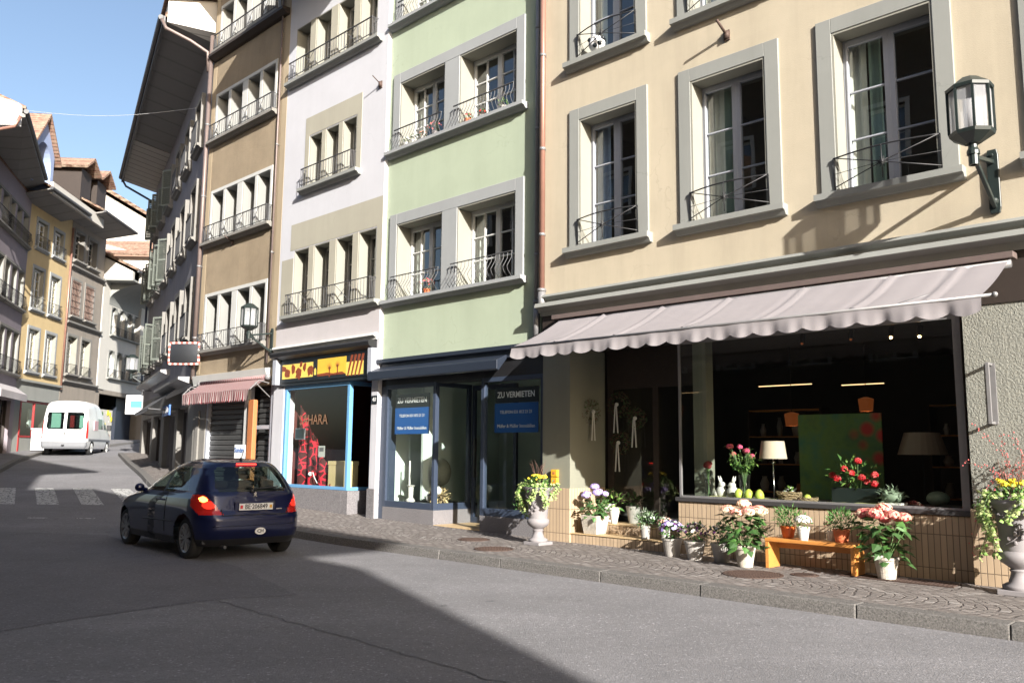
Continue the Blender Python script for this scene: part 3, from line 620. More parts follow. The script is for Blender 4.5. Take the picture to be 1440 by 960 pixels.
g=MB(); g.quad((-.17,-1.035,.5),(-1.95,-1.035,.5),(-1.95,-1.035,2.75),(-.17,-1.035,2.75)); g.build('pane','shop_glass',dr)
# downpipe with collars
def downpipe(par,s,o,z0,z1,r,mat,foot=None,n=0,collars=()):
    b=MB(); b.tube([(s,o,z0),(s,o,z1)],r,14); p=b.build('downpipe',mat,par,smooth=True)
    c=MB()
    for z in collars: d=MB(); d.tube([(s,o,z-.025),(s,o,z+.025)],r*1.18,14); d.tube([(s,-.02,z),(s,o,z)],.012,5); d.build('collar','zinc_pipe',p,smooth=True)
    if foot: c.tube([(s,o,foot[0]),(s,o,foot[1])],r*1.35,14); c.tube([(s,o,foot[1]),(s,o,foot[1]+.05)],r*1.55,14); 
    if foot: c.build('foot_socket','zinc_pipe',p,smooth=True)
    return p
p=downpipe(Y,.56,.09,4.45,12.6,.052,'copper_pipe',(4.12,4.46),collars=(5.5,7.1,8.9,10.6))
# ================================================================ GREEN HOUSE
G=empty('green_house',FG.loc,FG.rot,'pale green house with blue-framed empty shop on the ground floor','building')
GWs=[(a,c,z0,z1) for (a,c) in ((1.38,3.02),(3.48,4.98)) for z0,z1 in ((4.86,6.53),(8.22,9.78),(11.25,12.8))]
wall(G,.74,5.40,3.58,14.2,GWs,'green_plaster')
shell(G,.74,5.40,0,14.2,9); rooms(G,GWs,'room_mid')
for z0,z1 in ((4.86,6.53),(8.22,9.78),(11.25,12.8)):
    tr=MB(); o0,o1=-.02,.045
    tr.box(4.98,5.22,o0,o1,z0,z1+.24); tr.box(1.17,1.38,o0,o1,z0,z1+.24); tr.box(3.02,3.48,o0,o1,z0,z1); tr.box(1.38,4.98,o0,o1,z1,z1+.24)
    sur=tr.build('window_surround','green_trim',G,bevel=.006,seg=1); sill(sur,1.10,5.34,z0-.005,'green_trim',.18,.13)
    for k,(a,c) in enumerate(((1.38,3.02),(3.48,4.98))):
        w=MB(); w.box(c-.03,c-.0025,-.42,.03,z0,z1-.032); w.box(a+.0025,a+.03,-.42,.03,z0,z1-.032); w.box(a+.0025,c-.0025,-.42,.03,z1-.03,z1-.0025)
        win=w.build('window','cream_lining',G)
        sashes(win,a+.03,c-.03,z0,z1-.03,-.36,'white_paint',cols=2,rows=3,fw=.05,sw=.05,bar=.028,mid=.12,curt=[(.84,.98,'curtain_pale')] if (k,z0)!=(0,8.22) else None)
        if z0<5: bar_rail(win,a+.02,c+.10,z0,.10,.50,.105,belly=.13,ret=False)
        else: bar_rail(win,a+.02,c+.10,z0,.10,.46,.10,belly=.09,ret=False,m='iron_grey')
b=MB(); b.prism([(-.02,3.60),(.14,3.58),(.14,3.50),(.05,3.47),(.05,3.36),(-.30,3.36),(-.30,3.60)],0,.62,5.52); b.build('fascia','navy_paint',G,bevel=.004,seg=1)
b=MB(); b.prism([(.05,3.34),(.05,3.42),(.32,3.30),(.32,3.13),(.26,3.11)],0,1.55,5.50); b.build('rolled_awning','navy_paint',G,bevel=.012)
b=MB(); b.box(.60,5.40,-.32,-.01,3.0,3.355); b.build('lintel','black_plastic',G)
b=MB(); b.box(3.60,5.26,-.30,0,0,.46); b.box(3.60,3.78,-1.05,-.30,0,.46); b.build('shop_plinth','granite_light',G,bevel=.005,seg=1); boxes('shop_plinth','granite_light',G,[(.62,2.28,-.30,0,0,.44)],bevel=.005,seg=1)
b=MB(); b.box(2.28,3.60,-1.05,.0,.0,.18); b.build('door_step','step_top',G,bevel=.004,seg=1)
def shopframe(par,a,c,z0,z1,o,mat,fw=.09,th=.09,gl='shop_glass',low=None,ret=None):
    low=low or fw; f=MB(); f.box(a,a+fw,o-th,o,z0,z1); f.box(c-fw,c,o-th,o,z0,z1); f.box(a+fw,c-fw,o-th,o,z1-fw,z1); f.box(a+fw,c-fw,o-th,o,z0,z0+low)
    w=f.build('shop_window',mat,par,bevel=.004,seg=1); g=MB(); m=o-th/2; g.quad((c-fw,m,z0+low),(a+fw,m,z0+low),(a+fw,m,z1-fw),(c-fw,m,z1-fw)); 
    if ret:
        ra,rb,zz=ret; f2=MB(); f2.box(a,a+.08,rb,rb+.08,z0,z1); f2.box(a,a+.08,rb+.08,o-th,z0,z0+low); f2.box(a,a+.08,rb+.08,o-th,z1-fw,z1); f2.build('return_frame',mat,w)
        g.quad((a+.04,o-th,z0+low),(a+.04,rb+.08,z0+low),(a+.04,rb+.08,z1-fw),(a+.04,o-th,z1-fw))
    g.build('pane',gl,w); return w
shopframe(G,3.60,5.26,.46,3.02,.0,'navy_frame',.085,.10,ret=(0,-1.0,0),low=.13)
shopframe(G,.66,2.28,.44,3.02,.0,'navy_frame',.085,.10,low=.14)
b=MB(); b.box(5.26,5.40,-.32,-.005,0,3.0); b.build('shop_jamb','navy_frame',G)
d=MB(); d.box(2.30,2.38,-1.06,-1.0,.18,3.0); d.box(3.50,3.58,-1.06,-1.0,.18,3.0); d.box(2.38,3.50,-1.06,-1.0,2.9,3.0); d.box(2.38,3.50,-1.06,-1.0,.18,.30); dr=d.build('shop_door','navy_frame',G)
g=MB(); g.quad((3.50,-1.03,.3),(2.38,-1.03,.3),(2.38,-1.03,2.9),(3.50,-1.03,2.9)); g.build('pane','shop_glass',dr)
h=MB(); h.box(3.42,3.47,-.99,-.93,1.1,1.9); h.build('handle','black_plastic',dr)
b=MB(); b.quad((.62,-3.6,0),(5.38,-3.6,0),(5.38,-3.6,3.36),(.62,-3.6,3.36)); b.quad((.62,-.33,0),(.62,-3.6,0),(.62,-3.6,3.36),(.62,-.33,3.36)); b.quad((5.37,-3.6,0),(5.37,-.33,0),(5.37,-.33,3.36),(5.37,-3.6,3.36)); b.quad((.62,-.33,3.35),(.62,-3.6,3.35),(5.38,-3.6,3.35),(5.38,-.33,3.35)); b.quad((.62,-.33,.17),(5.38,-.33,.17),(5.38,-3.6,.17),(.62,-3.6,.17))
b.box(4.55,4.62,-1.3,-.5,.6,3.3); b.build('shop_interior','mint_room',G)
boxes('display_shelf','room_mid',G,[(3.70,5.25,-1.3,-.31,.17,.56),(.64,2.26,-1.3,-.31,.17,.54)])
downpipe(G,.82,.04,3.62,14.0,.045,'zinc_pipe',(3.62,4.30),collars=(5.2,7.6,9.6))
# ================================================================ WHITE HOUSE
Wh=empty('white_house',FM.loc,FM.rot,'white plastered house with beige panels and the blue-framed salon below','building')
def group_win(par,lights,z0,z1,dep,lmat,fmat,rows=3,cols=1,outer=None,omat=None,oproj=.03,smat=None,sproj=.18,rail=None,curt=None,name='window',gl='window_glass',otop=.1,oside=.1,pmat=None):
    s0=min(l[0] for l in lights); s1=max(l[1] for l in lights); w=MB()
    if omat:
        w.box(s1,s1+oside,-.02,oproj,z0,z1+otop); w.box(s0-oside,s0,-.02,oproj,z0,z1+otop); w.box(s0,s1,-.02,oproj,z1,z1+otop)
        win=w.build(name,omat,par,bevel=.005,seg=1)
    else: win=None
    l=MB(); ls=sorted(lights)
    for (a,c) in ls:
        l.box(a+.0025,a+.025,-dep-.05,.0-.004,z0,z1-.026); l.box(c-.025,c-.0025,-dep-.05,-.004,z0,z1-.026); l.box(a+.0025,c-.0025,-dep-.05,-.004,z1-.025,z1-.0025)
    q=l.build('lining' if win else name,lmat,win or par); win=win or q
    for i,(a,c) in enumerate(ls): sashes(win,a+.026,c-.026,z0,z1-.026,-dep,fmat,lights=1,cols=cols,rows=rows,fw=.035,sw=.045,bar=.022,curt=curt(i) if curt else None,gl=gl)
    if pmat:
        for (a,c),(d,e) in zip(ls,ls[1:]): boxes('mullion_pier',pmat,win,[(c,d,-.05,.012,z0,z1)])
    if smat: sill(win,s0-oside-.14,s1+oside+.14,z0-.004,smat,sproj,.14)
    return win
def lights(s0,s1,n,gaps):
    tot=(s1-s0)-sum(gaps); w=tot/n; out=[]; x=s0
    for i in range(n):
        out.append((x,x+w)); x+=w+(gaps[i] if i<n-1 else 0)
    return out
L1=lights(5.62,9.02,4,[.22,.27,.22]); L2=lights(6.52,8.52,3,[.17,.17]); L3=lights(5.84,9.36,4,[.25,.30,.25])
WH=[(a,c,4.92,6.58) for a,c in L1]+[(a,c,8.10,9.45) for a,c in L2]+[(a,c,11.12,12.6) for a,c in L3]
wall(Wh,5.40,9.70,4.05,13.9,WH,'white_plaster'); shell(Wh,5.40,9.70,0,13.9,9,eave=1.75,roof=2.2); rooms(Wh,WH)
b=MB(); b.box(5.403,9.20,-.01,.006,6.60,7.27); b.box(9.04,9.58,-.01,.006,4.86,6.40); b.box(5.403,5.60,-.01,.006,4.86,6.60); b.build('beige_panel','greige_plaster',Wh)
b=MB(); b.box(6.32,8.72,-.01,.008,9.47,9.96); b.box(8.54,8.72,-.01,.008,8.06,9.47); b.box(6.32,6.50,-.01,.008,8.06,9.47); b.build('beige_panel','greige_plaster',Wh)
b=MB(); b.box(5.41,9.69,-.01,.008,4.18,4.76); b.build('pinkish_panel','pinkish_plaster',Wh)
w=group_win(Wh,L1,4.92,6.58,.34,'cream_lining','cream_paint',rows=3,pmat='greige_plaster',smat='grey_trim',sproj=.2,curt=lambda i:[(.05,.95,'curtain_pale')] if i==1 else None); bar_rail(w,5.58,9.06,4.93,.17,.50,.11,cross=((6.35,6.95),(7.9,8.45)))
w=group_win(Wh,L2,8.10,9.45,.30,'cream_lining','cream_paint',rows=2,pmat='greige_plaster',smat='grey_trim',curt=lambda i:[(.05,.9,'curtain_blue')]); bar_rail(w,6.5,8.6,8.11,.17,.45,.11)
w=group_win(Wh,L3,11.12,12.6,.34,'cream_lining','cream_paint',rows=2,pmat='greige_plaster',smat='grey_trim',curt=lambda i:[(.05,.6,'curtain_blue')]); bar_rail(w,5.8,9.4,11.13,.17,.46,.11,cross=((6.4,6.9),(8.2,8.7)))
b=MB(); b.box(5.36,9.72,.0,1.82,13.86,13.92); b.box(5.36,9.72,1.74,1.90,13.80,13.98); b.build('eave','soffit_boards',Wh)
b=MB(); b.prism([(-.2,4.18),(.10,4.18),(.13,4.12),(.05,4.08),(.05,4.04),(-.2,4.04)],0,5.45,9.68); b.build('cornice','white_trim',Wh)
b=MB(); b.prism([(-.2,4.03),(.20,4.02),(.24,3.98),(.22,3.90),(.10,3.84),(.10,3.83),(-.2,3.83)],0,5.48,9.60); b.build('sign_canopy','black_plastic',Wh,bevel=.004,seg=1)
b=MB(); b.box(5.60,9.36,-.3,.05,3.18,3.83); b.build('fascia','sign_black',Wh)
boxes('sign_cheek','grey_paint',Wh,[(9.36,9.52,-.05,.17,3.22,3.84),(5.44,5.58,-.05,.17,3.22,3.84)],bevel=.004,seg=1)
boxes('ground_pier','white_plaster',Wh,[(9.22,9.70,-.32,0,0,4.04),(5.40,5.62,-.32,0,0,4.04)])
b=MB(); b.box(5.40,5.66,-.30,.025,0,.82); b.build('pier_base','granite_light',Wh,bevel=.004,seg=1)
b=MB(); b.box(6.60,9.215,-.32,.03,0,.74); b.box(6.35,6.60,-.75,.03,0,.74); b.build('shop_plinth','granite_light',Wh,bevel=.005,seg=1)
shopframe(Wh,6.46,9.20,.745,3.18,-.02,'blue_paint',.09,.10,low=.07,ret=(0,-.75,0))
b=MB(); b.quad((5.4,-3.2,0),(9.68,-3.2,0),(9.68,-3.2,3.5),(5.4,-3.2,3.5)); b.quad((5.62,-.32,0),(5.62,-3.2,0),(5.62,-3.2,3.5),(5.62,-.32,3.5)); b.quad((9.4,-3.2,0),(9.4,-.33,0),(9.4,-.33,3.5),(9.4,-3.2,3.5)); b.quad((5.4,-.32,3.4),(5.4,-3.2,3.4),(9.68,-3.2,3.4),(9.68,-.32,3.4)); b.quad((5.4,-.3,.16),(9.6,-.3,.16),(9.6,-3.2,.16),(5.4,-3.2,.16)); b.box(5.64,6.4,-1.3,-1.22,.16,3.4)
b.build('shop_interior','maroon_room',Wh); b=MB(); b.box(6.6,9.2,-1.1,-.33,.17,.78); b.build('display_shelf','room_mid',Wh)
# ================================================================ BROWN HOUSE
B=empty('brown_house',FM.loc,FM.rot,'brown rough-plastered house with white window bands and a red striped awning','building')
B1=lights(10.35,13.62,4,[.14,.30,.14]); 
BH=[]
ZB=((4.40,5.95),(7.55,9.02),(10.62,12.0),(13.45,14.8))
for z0,z1 in ZB: BH+=[(a,c,z0,z1) for a,c in B1]
wall(B,9.70,14.02,3.72,16.2,BH,'brown_plaster'); shell(B,9.70,14.02,0,16.2,9,eave=1.4); rooms(B,BH)
boxes('painted_corner','tan_plaster',B,[(13.80,14.019,-.01,.006,3.75,16.1),(9.703,9.95,-.01,.006,3.75,16.1)])
for k,(z0,z1) in enumerate(ZB):
    w=group_win(B,B1,z0,z1,.36,'white_reveal','grey_paint',rows=2,pmat='white_trim',omat='white_trim',oproj=.02,smat='dusty_stone',sproj=.20)
    bar_rail(w,10.2,13.75,z0,.17,.46,.13,cross=((10.6,10.95),(11.45,11.8),(12.3,12.65),(13.1,13.45)))
b=MB(); b.prism([(-.1,13.36),(.24,13.34),(.24,13.26),(.10,13.18),(-.1,13.16)],0,9.75,13.95); b.build('string_course','dark_wood',B)
b=MB(); b.box(9.7,14.02,-.32,.0,3.28,3.72); b.build('lintel','tan_plaster',B)
b=MB(); b.prism([(.0,3.70),(.16,3.68),(.10,3.44),(.10,3.40),(.0,3.40)],0,9.9,13.95); b.build('awning_board','white_trim',B,bevel=.004)
b=MB(); b.box(13.30,14.02,-.32,0,0,3.28); b.box(13.62,13.80,0,.05,0,2.7); b.build('left_pier','dusty_stone',B,bevel=.004,seg=1)
b=MB(); b.box(13.20,13.30,-.2,-.02,.1,3.28); b.box(9.70,9.90,-.3,-.05,.1,3.28); b.box(9.9,11.0,-.16,-.08,2.15,2.25); b.box(9.9,9.98,-.16,-.08,.1,3.28);b.box(10.92,11.02,-.16,-.08,.1,3.28); b.build('shop_frame','grey_paint',B,bevel=.003,seg=1)
s=MB()
for i in range(22): z=.20+i*.14; s.prism([(-.14,z),(-.115,z+.02),(-.115,z+.10),(-.14,z+.132)],0,11.10,13.20); s.prism([(-.34,z),(-.315,z+.02),(-.315,z+.10),(-.34,z+.132)],0,9.98,10.92)
plain('shutter_metal',(.10,.10,.10),.4,metal=.5,var=.2); s.build('roller_shutter','shutter_metal',B)
b=MB(); b.box(9.9,13.3,-.6,-.4,0,3.3); b.build('shop_interior','dark_room',B)
b=MB(); b.box(10.42,10.68,.02,.14,.10,2.9); b.build('orange_column','orange_post',B,bevel=.01)
b=MB(); b.box(10.96,11.10,-.1,.02,.10,3.28); b.build('white_post','white_paint',B)
downpipe(B,10.0,.07,3.8,16,.025,'brownish_zinc',collars=(6.7,9.6))
downpipe(B,13.98,.12,3.6,14.0,.06,'brownish_zinc',collars=(4.8,6.9,9.0,11.2))
# ================================================================ GREY SHUTTERED HOUSE
D=empty('shuttered_house',FD.loc,FD.rot,'grey-lilac house with open louvred shutters and a deep overhanging eave','building')
DC=[1.5+i*2.55 for i in range(6)]; ZD=((5.0,6.7),(8.1,9.8),(11.1,12.6))
DH=[(x,x+1.05,z0,z1) for x in DC for z0,z1 in ZD]
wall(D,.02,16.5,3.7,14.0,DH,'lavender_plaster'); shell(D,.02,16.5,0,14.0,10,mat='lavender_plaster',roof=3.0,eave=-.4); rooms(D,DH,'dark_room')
def shutter(par,x,o,z0,z1,W=.52,ang=70,side=1,mat='shutter_green'):
    b=MB(); n=int((z1-z0)/.075); c=math.cos(rad(ang)); s=math.sin(rad(ang))
    def P(u,t,z): return (x+side*(u*c)-s*t*side,o+u*s+t*c,z)
    def slab(u0,u1,t0,t1,za,zb):
        b.add([P(u0,t0,za),P(u1,t0,za),P(u1,t1,za),P(u0,t1,za),P(u0,t0,zb),P(u1,t0,zb),P(u1,t1,zb),P(u0,t1,zb)],[(3,2,1,0),(4,5,6,7),(0,1,5,4),(1,2,6,5),(2,3,7,6),(3,0,4,7)])
    slab(0,.05,-.018,.018,z0,z1); slab(W-.05,W,-.018,.018,z0,z1); slab(.05,W-.05,-.018,.018,z0,z0+.07); slab(.05,W-.05,-.018,.018,z1-.07,z1); slab(.05,W-.05,-.018,.018,(z0+z1)/2-.03,(z0+z1)/2+.03)
    for i in range(n):
        z=z0+.08+i*.075
        if z+.05>z1-.07: break
        b.add([P(.05,-.02,z),P(W-.05,-.02,z),P(W-.05,.02,z+.05),P(.05,.02,z+.05)],[(0,1,2,3)])
    return b.build('shutter',mat,par)
plain('shutter_green',(.15,.165,.145),.55,var=.2,scale=5); plain('shutter_grey',(.42,.42,.42),.55,var=.2,scale=5)
for i,x in enumerate(DC):
    for j,(z0,z1) in enumerate(ZD):
        w=MB(); w.box(x-.16,x,-.02,.13,z0,z1+.16); w.box(x+1.05,x+1.21,-.02,.13,z0,z1+.16); w.box(x,x+1.05,-.02,.13,z1,z1+.16); win=w.build('window','dusty_stone',D)
        sashes(win,x,x+1.05,z0,z1,-.2,'white_paint',cols=1,rows=3)
        sill(win,x-.2,x+1.25,z0,'dusty_stone',.2,.14)
        if i>2:
            m='shutter_green' if i>1 else 'shutter_grey'
            shutter(win,x-.02,.06,z0+.02,z1,ang=R.choice((25,40,120)),side=1,mat=m); shutter(win,x+1.07,.06,z0+.02,z1,ang=R.choice((15,30,45)),side=1,mat=m)
        else: bar_rail(win,x-.05,x+1.1,z0,.22,.75,.09)
b=MB(); b.prism([(1.42,14.45),(1.42,14.6),(-5,17.6),(-5,17.4)],0,.3,17.2); b.build('roof_slope','roof_tiles',D)
b=MB(); b.quad((.2,-.0,13.9),(.2,1.42,14.25),(11.2,1.42,14.25),(11.2,0,13.9)); b.build('soffit','soffit_smooth',D)
b=MB(); b.quad((11.2,0,13.88),(11.2,1.42,14.23),(17.3,1.42,14.23),(17.3,.0,13.88)); b.quad((16.5,-3,13.88),(16.5,0,13.88),(17.3,0,13.88),(17.3,-3,13.88)); b.build('boarded_soffit','soffit_ribbed',D) if 'soffit_ribbed' in MATS else (stripes('soffit_ribbed',(.50,.47,.43),.62,.3,0,1.,.8), b.build('boarded_soffit','soffit_ribbed',D))
b=MB(); b.box(.2,17.3,1.42,1.50,14.15,14.42); b.tube([(.2,1.54,14.36),(17.3,1.54,14.36)],.085,8); b.build('gutter','iron_grey',D)
b=MB(); b.tube([(.2,1.52,14.3),(.1,1.4,14.0),(.05,.7,13.75),(.03,.2,13.5),(.03,.15,12.9)],.055,8); b.build('drain_pipe','brownish_zinc',D,smooth=True)
b=MB(); b.tube([(17.1,1.52,14.3),(17.0,1.3,13.9),(16.6,.3,13.3),(16.45,.1,13.0),(16.45,.1,4.6)],.05,8); b.build('drain_pipe','navy_frame',D,smooth=True)
# dormer with white cladding above the eave
d=MB(); d.prism([(1.36,14.28),(-1.5,14.28),(-1.5,15.6),(1.36,15.0)],0,.25,2.6); dm=d.build('dormer','white_panels',D); d=MB(); d.prism([(1.46,15.0),(-1.5,15.62),(-1.5,15.74),(1.46,15.12)],0,.05,2.8); d.build('dormer_roof','roof_tiles',dm)
# ground floor
GH=[(1.2,3.6,0.1,2.9),(4.2,7.4,.1,2.9),(8.3,11.2,.1,2.9),(12,15.6,.5,2.9)]
wall(D,.02,16.5,0,3.7,GH,'dusty_stone',name='ground_floor_wall')
b=MB()
for a,c,z0,z1 in GH: b.box(a,c,-.7,-.5,z0,z1)
b.build('shop_interior','dark_room',D)
for k,(a,c,z0,z1) in enumerate(GH):
    f=MB(); n=max(2,int((c-a)/.8))
    for i in range(n+1): x=a+.04+(c-a-.08)*i/n; f.box(x-.04,x+.04,-.28,-.18,z0,z1)
    f.box(a,c,-.27,-.19,z1-.1,z1); f.box(a,c,-.27,-.19,z0,z0+.35 if k!=1 else z0+.1); w=f.build('shop_front','wood_panels_grey' if k<2 else 'dark_wood',D); g=MB(); g.quad((c,-.23,z0),(a,-.23,z0),(a,-.23,z1),(c,-.23,z1)); g.build('pane','shop_glass',w)
b=MB(); b.prism([(-.01,3.72),(.45,3.70),(.45,3.62),(.10,3.50),(-.01,3.40)],0,.3,7.0); b.prism([(-.01,4.45),(.32,4.42),(.32,4.34),(-.01,4.2)],0,6.5,16.5); b.build('ledge','zinc_pipe',D,bevel=.01)
# ================================================================ OCHRE HOUSE
def rail_simple(win,s0,s1,z0,o=.16,h=.55): return bar_rail(win,s0,s1,z0,o,h,.12,belly=.06,m='black_iron')
O=empty('ochre_house',FO.loc,FO.rot,'ochre yellow house with pale window frames behind the white van','building')
OZ=((5.2,7.2),(8.15,10.1),(11.1,12.4)); OX=((.95,2.0),(2.80,3.85)); OH=[(a,c,z0,z1) for a,c in OX for z0,z1 in OZ]
wall(O,.02,4.75,4.75,14.4,OH,'ochre_plaster'); shell(O,.02,4.75,0,14.4,9,roof=2.6); rooms(O,OH,'dark_room')
for a,c,z0,z1 in OH:
    w=casement(O,a,c,z0,z1,trim=.14,dep=.16,tmat='green_trim',lmat='cream_lining',fmat='white_paint',sproj=.15,cols=1,rows=4); rail_simple(w,a-.05,c+.05,z0)
b=MB(); b.prism([(-.1,4.80),(.14,4.78),(.14,4.68),(.02,4.60),(-.1,4.60)],0,.05,4.7); b.build('cornice','grey_trim',O)
wall(O,.02,4.75,0,4.6,[(.6,4.05,2.2,3.85)],'grey_trim',name='ground_floor_wall')
f=MB(); f.box(.6,.7,-.2,-.1,2.2,3.85); f.box(3.95,4.05,-.2,.03,1.3,3.85); f.box(.6,4.05,-.2,.03,2.12,2.2); f.box(.6,4.05,-.2,-.1,3.75,3.85); f.box(2.3,2.36,-.2,-.1,2.2,3.75); plain('red_frame',(.32,.03,.03),.45); w=f.build('shop_window','red_frame',O)
g=MB(); g.quad((4.0,-.15,2.2),(.65,-.15,2.2),(.65,-.15,3.8),(4.0,-.15,3.8)); g.build('pane','window_glass',w)
b=MB(); b.box(.5,4.2,-2,-1.9,1.5,4.2); b.box(1.2,1.5,-.8,-.7,2.6,3.5); b.build('shop_interior','mint_room',O)
# eave and arched dormer
def eave(par,s0,s1,z,o,mat='soffit_smooth',rise=.35,gut='iron_grey',tile=True,back=-4,zr=3.):
    b=MB(); b.prism([(-.1,z-rise),(o,z),(o,z+.06),(-.1,z-rise+.06)],0,s0,s1); b.build('eave',mat,par)
    g=MB(); g.tube([(s0,o+.06,z+.08),(s1,o+.06,z+.08)],.08,8); g.build('gutter',gut,par)
    if tile: r=MB(); r.prism([(o,z+.10),(o,z+.2),(back,z+zr+.1),(back,z+zr)],0,s0,s1); r.build('roof_slope','roof_tiles',par)
eave(O,1.4,5.9,13.3,1.35,'white_panels_far' if 'white_panels_far' in MATS else 'soffit_smooth')
b=MB(); b.box(-.55,5.6,1.2,1.34,13.2,13.75); b.build('fascia_board','farwhite_plaster',O)
bl=plain('dormer_blue',(.24,.30,.46),.6,var=.1)
d=MB(); n=12
zA=13.5; xa,xc=5.9,6.4
pts=[(xa+.02,zA)]
# blue gabled arch facing the street
A=MB(); s0,s1=4.95,7.1; zm=16.6; mid=(s0+s1)/2
outer=[(s0,13.4),(s0,15.1),(mid,zm),(s1,15.1),(s1,13.4)]; inner=[(s0+.28,13.4)]+[(mid+(s0+.28-mid)*math.cos(PI*i/16),14.3+1.15*math.sin(PI*i/16)) for i in range(17)]+[(s1-.28,13.4)]
m=len(inner); vv=[]
for (x,z) in inner: vv.append((x,1.0,z))
def onout(x):
    if x<=mid: return 15.1+(zm-15.1)*(x-s0)/(mid-s0)
    return 15.1+(zm-15.1)*(s1-x)/(s1-mid)
ot=[(s0,13.4)]+[(s0+(s1-s0)*i/16,onout(s0+(s1-s0)*i/16)) for i in range(17)]+[(s1,13.4)]
vs=[(x,1.0,z) for x,z in inner]+[(x,1.0,z) for x,z in ot]+[(x,.0,z) for x,z in inner]
A.add(vs,[(i,i+1,m+i+1,m+i) for i in range(m-1)]+[(i+1,i,2*m+i,2*m+i+1) for i in range(m-1)])
dd=A.build('arched_dormer','dormer_blue',O)
r=MB(); r.prism([(s0-.35,14.75),(mid,16.65),(s1+.35,14.75),(s1+.35,14.9),(mid,16.82),(s0-.35,14.9)],1,1.2,-5); r.build('dormer_roof','roof_tiles',dd)
r=MB(); r.box(s0+.02,s1-.02,-.1,.0,13.4,15.2); r.build('dormer_back','soffit_smooth',dd)
downpipe(O,.08,.09,4.6,13,.05,'copper_pipe')
# ================================================================ STONE HOUSE
S=empty('stone_house',FS.loc,FS.rot,'narrow grey-brown stone house with barred upper windows and dark eave','building')
SZ=((5.48,7.45),(8.5,10.4),(11.45,13.0)); SX=((-1.55,-.45),(-3.25,-2.15)); SH=[(a,c,z0,z1) for a,c in SX for z0,z1 in SZ]
wall(S,-4.4,-.02,4.9,14.1,SH,'stone_plaster'); shell(S,-4.4,-.02,0,14.1,9,roof=2.6); rooms(S,SH,'dark_room')
for a,c,z0,z1 in SH:
    w=casement(S,a,c,z0,z1,trim=.13,dep=.26,tmat='dusty_stone',lmat='dusty_stone' if z0>8 else 'cream_lining',fmat='cream_paint',sproj=.22,cols=1,rows=4)
    if 8<z0<9:
        b=MB()
        for i in range(6): x=a+.1+(c-a-.2)*i/5; b.bar((x,.02,z0+.05),(x,.02,z1),.03)
        for i in range(6): z=z0+.15+i*.33; b.bar((a,.035,z),(c,.035,z),.03)
        plain('rusty_bars',(.16,.10,.08),.7); b.build('window_bars','rusty_bars',w)
    elif z0<8: rail_simple(w,a,c,z0,.12,.5)
for z,h in ((4.92,.22),(8.0,.2),(10.95,.2)):
    b=MB(); b.prism([(-.1,z+h),(.18,z+h-.02),(.18,z+h-.1),(.06,z),(-.1,z)],0,-4.38,-.03); b.build('cornice','dusty_stone',S)
wall(S,-4.4,-.02,0,4.9,[(-4.0,-.5,1.3,4.0)],'stone_plaster',name='ground_floor_wall')
b=MB(); b.box(-3.9,-.6,-.6,-.5,1.3,4.0); b.build('shop_interior','dark_room',S)
f=MB(); f.box(-4,-3.9,-.3,-.1,1.3,4); f.box(-.6,-.5,-.3,-.1,1.3,4); f.box(-2.3,-2.2,-.3,-.1,1.3,4.0); f.build('shop_front','red_frame',S)
eave(S,-4.0,.6,13.75,1.75)
for x in (-2.4,-.4):
    d=MB(); d.prism([(.6,14.3),(-3,15.4),(-3,16.4),(.6,16.0)],0,x,x+1.2); dm=d.build('dormer','dark_wood',S); r=MB(); r.prism([(x-.3,15.95),(x+.6,16.6),(x+1.5,15.95),(x+1.5,16.07),(x+.6,16.75),(x-.3,16.07)],1,1.0,-3.2); r.build('dormer_roof','roof_tiles',dm)
# ================================================================ FAR WHITE HOUSE
W=empty('arcaded_house',FW.loc,FW.rot,'distant bright white house with arched windows under a curved eave','building')
WX=[(-2.35,-1.5),(-3.5,-2.65),(-4.65,-3.8),(-5.8,-4.95)]; WZ=((5.75,7.35),(8.25,9.9)); WH_=[(a,c,z0,z1) for a,c in WX for z0,z1 in WZ]
wall(W,-12,-.1,5.0,11.4,WH_,'farwhite_plaster'); shell(W,-12,-.1,0,11.4,10,mat='farwhite_plaster',roof=3.4); rooms(W,WH_,'dark_room')
for a,c,z0,z1 in WH_:
    w=MB(); mid=(a+c)/2; r_=(c-a)/2; n=10
    # arched head infill
    vs=[(mid+r_*math.cos(PI*i/n),.004,z1-r_+r_*math.sin(PI*i/n)) for i in range(n+1)]+[(mid+r_*math.cos(PI*i/n),.004,z1) for i in range(n+1)]+[(mid+r_*math.cos(PI*i/n),-.25,z1-r_+r_*math.sin(PI*i/n)) for i in range(n+1)]
    w.add(vs,[(i,i+1,n+2+i,n+1+i) for i in range(n)]+[(i+1,i,2*n+2+i,2*n+3+i) for i in range(n)]); w.box(c,c+.1,-.01,.03,z0,z1-.2); w.box(a-.1,a,-.01,.03,z0,z1-.2); win=w.build('window','grey_trim',W)
    sashes(win,a+.02,c-.02,z0,z1,-.2,'white_paint',lights=2,cols=1,rows=3); rail_simple(win,a-.02,c+.02,z0,.12,.5); sill(win,a-.15,c+.15,z0,'grey_trim',.2)
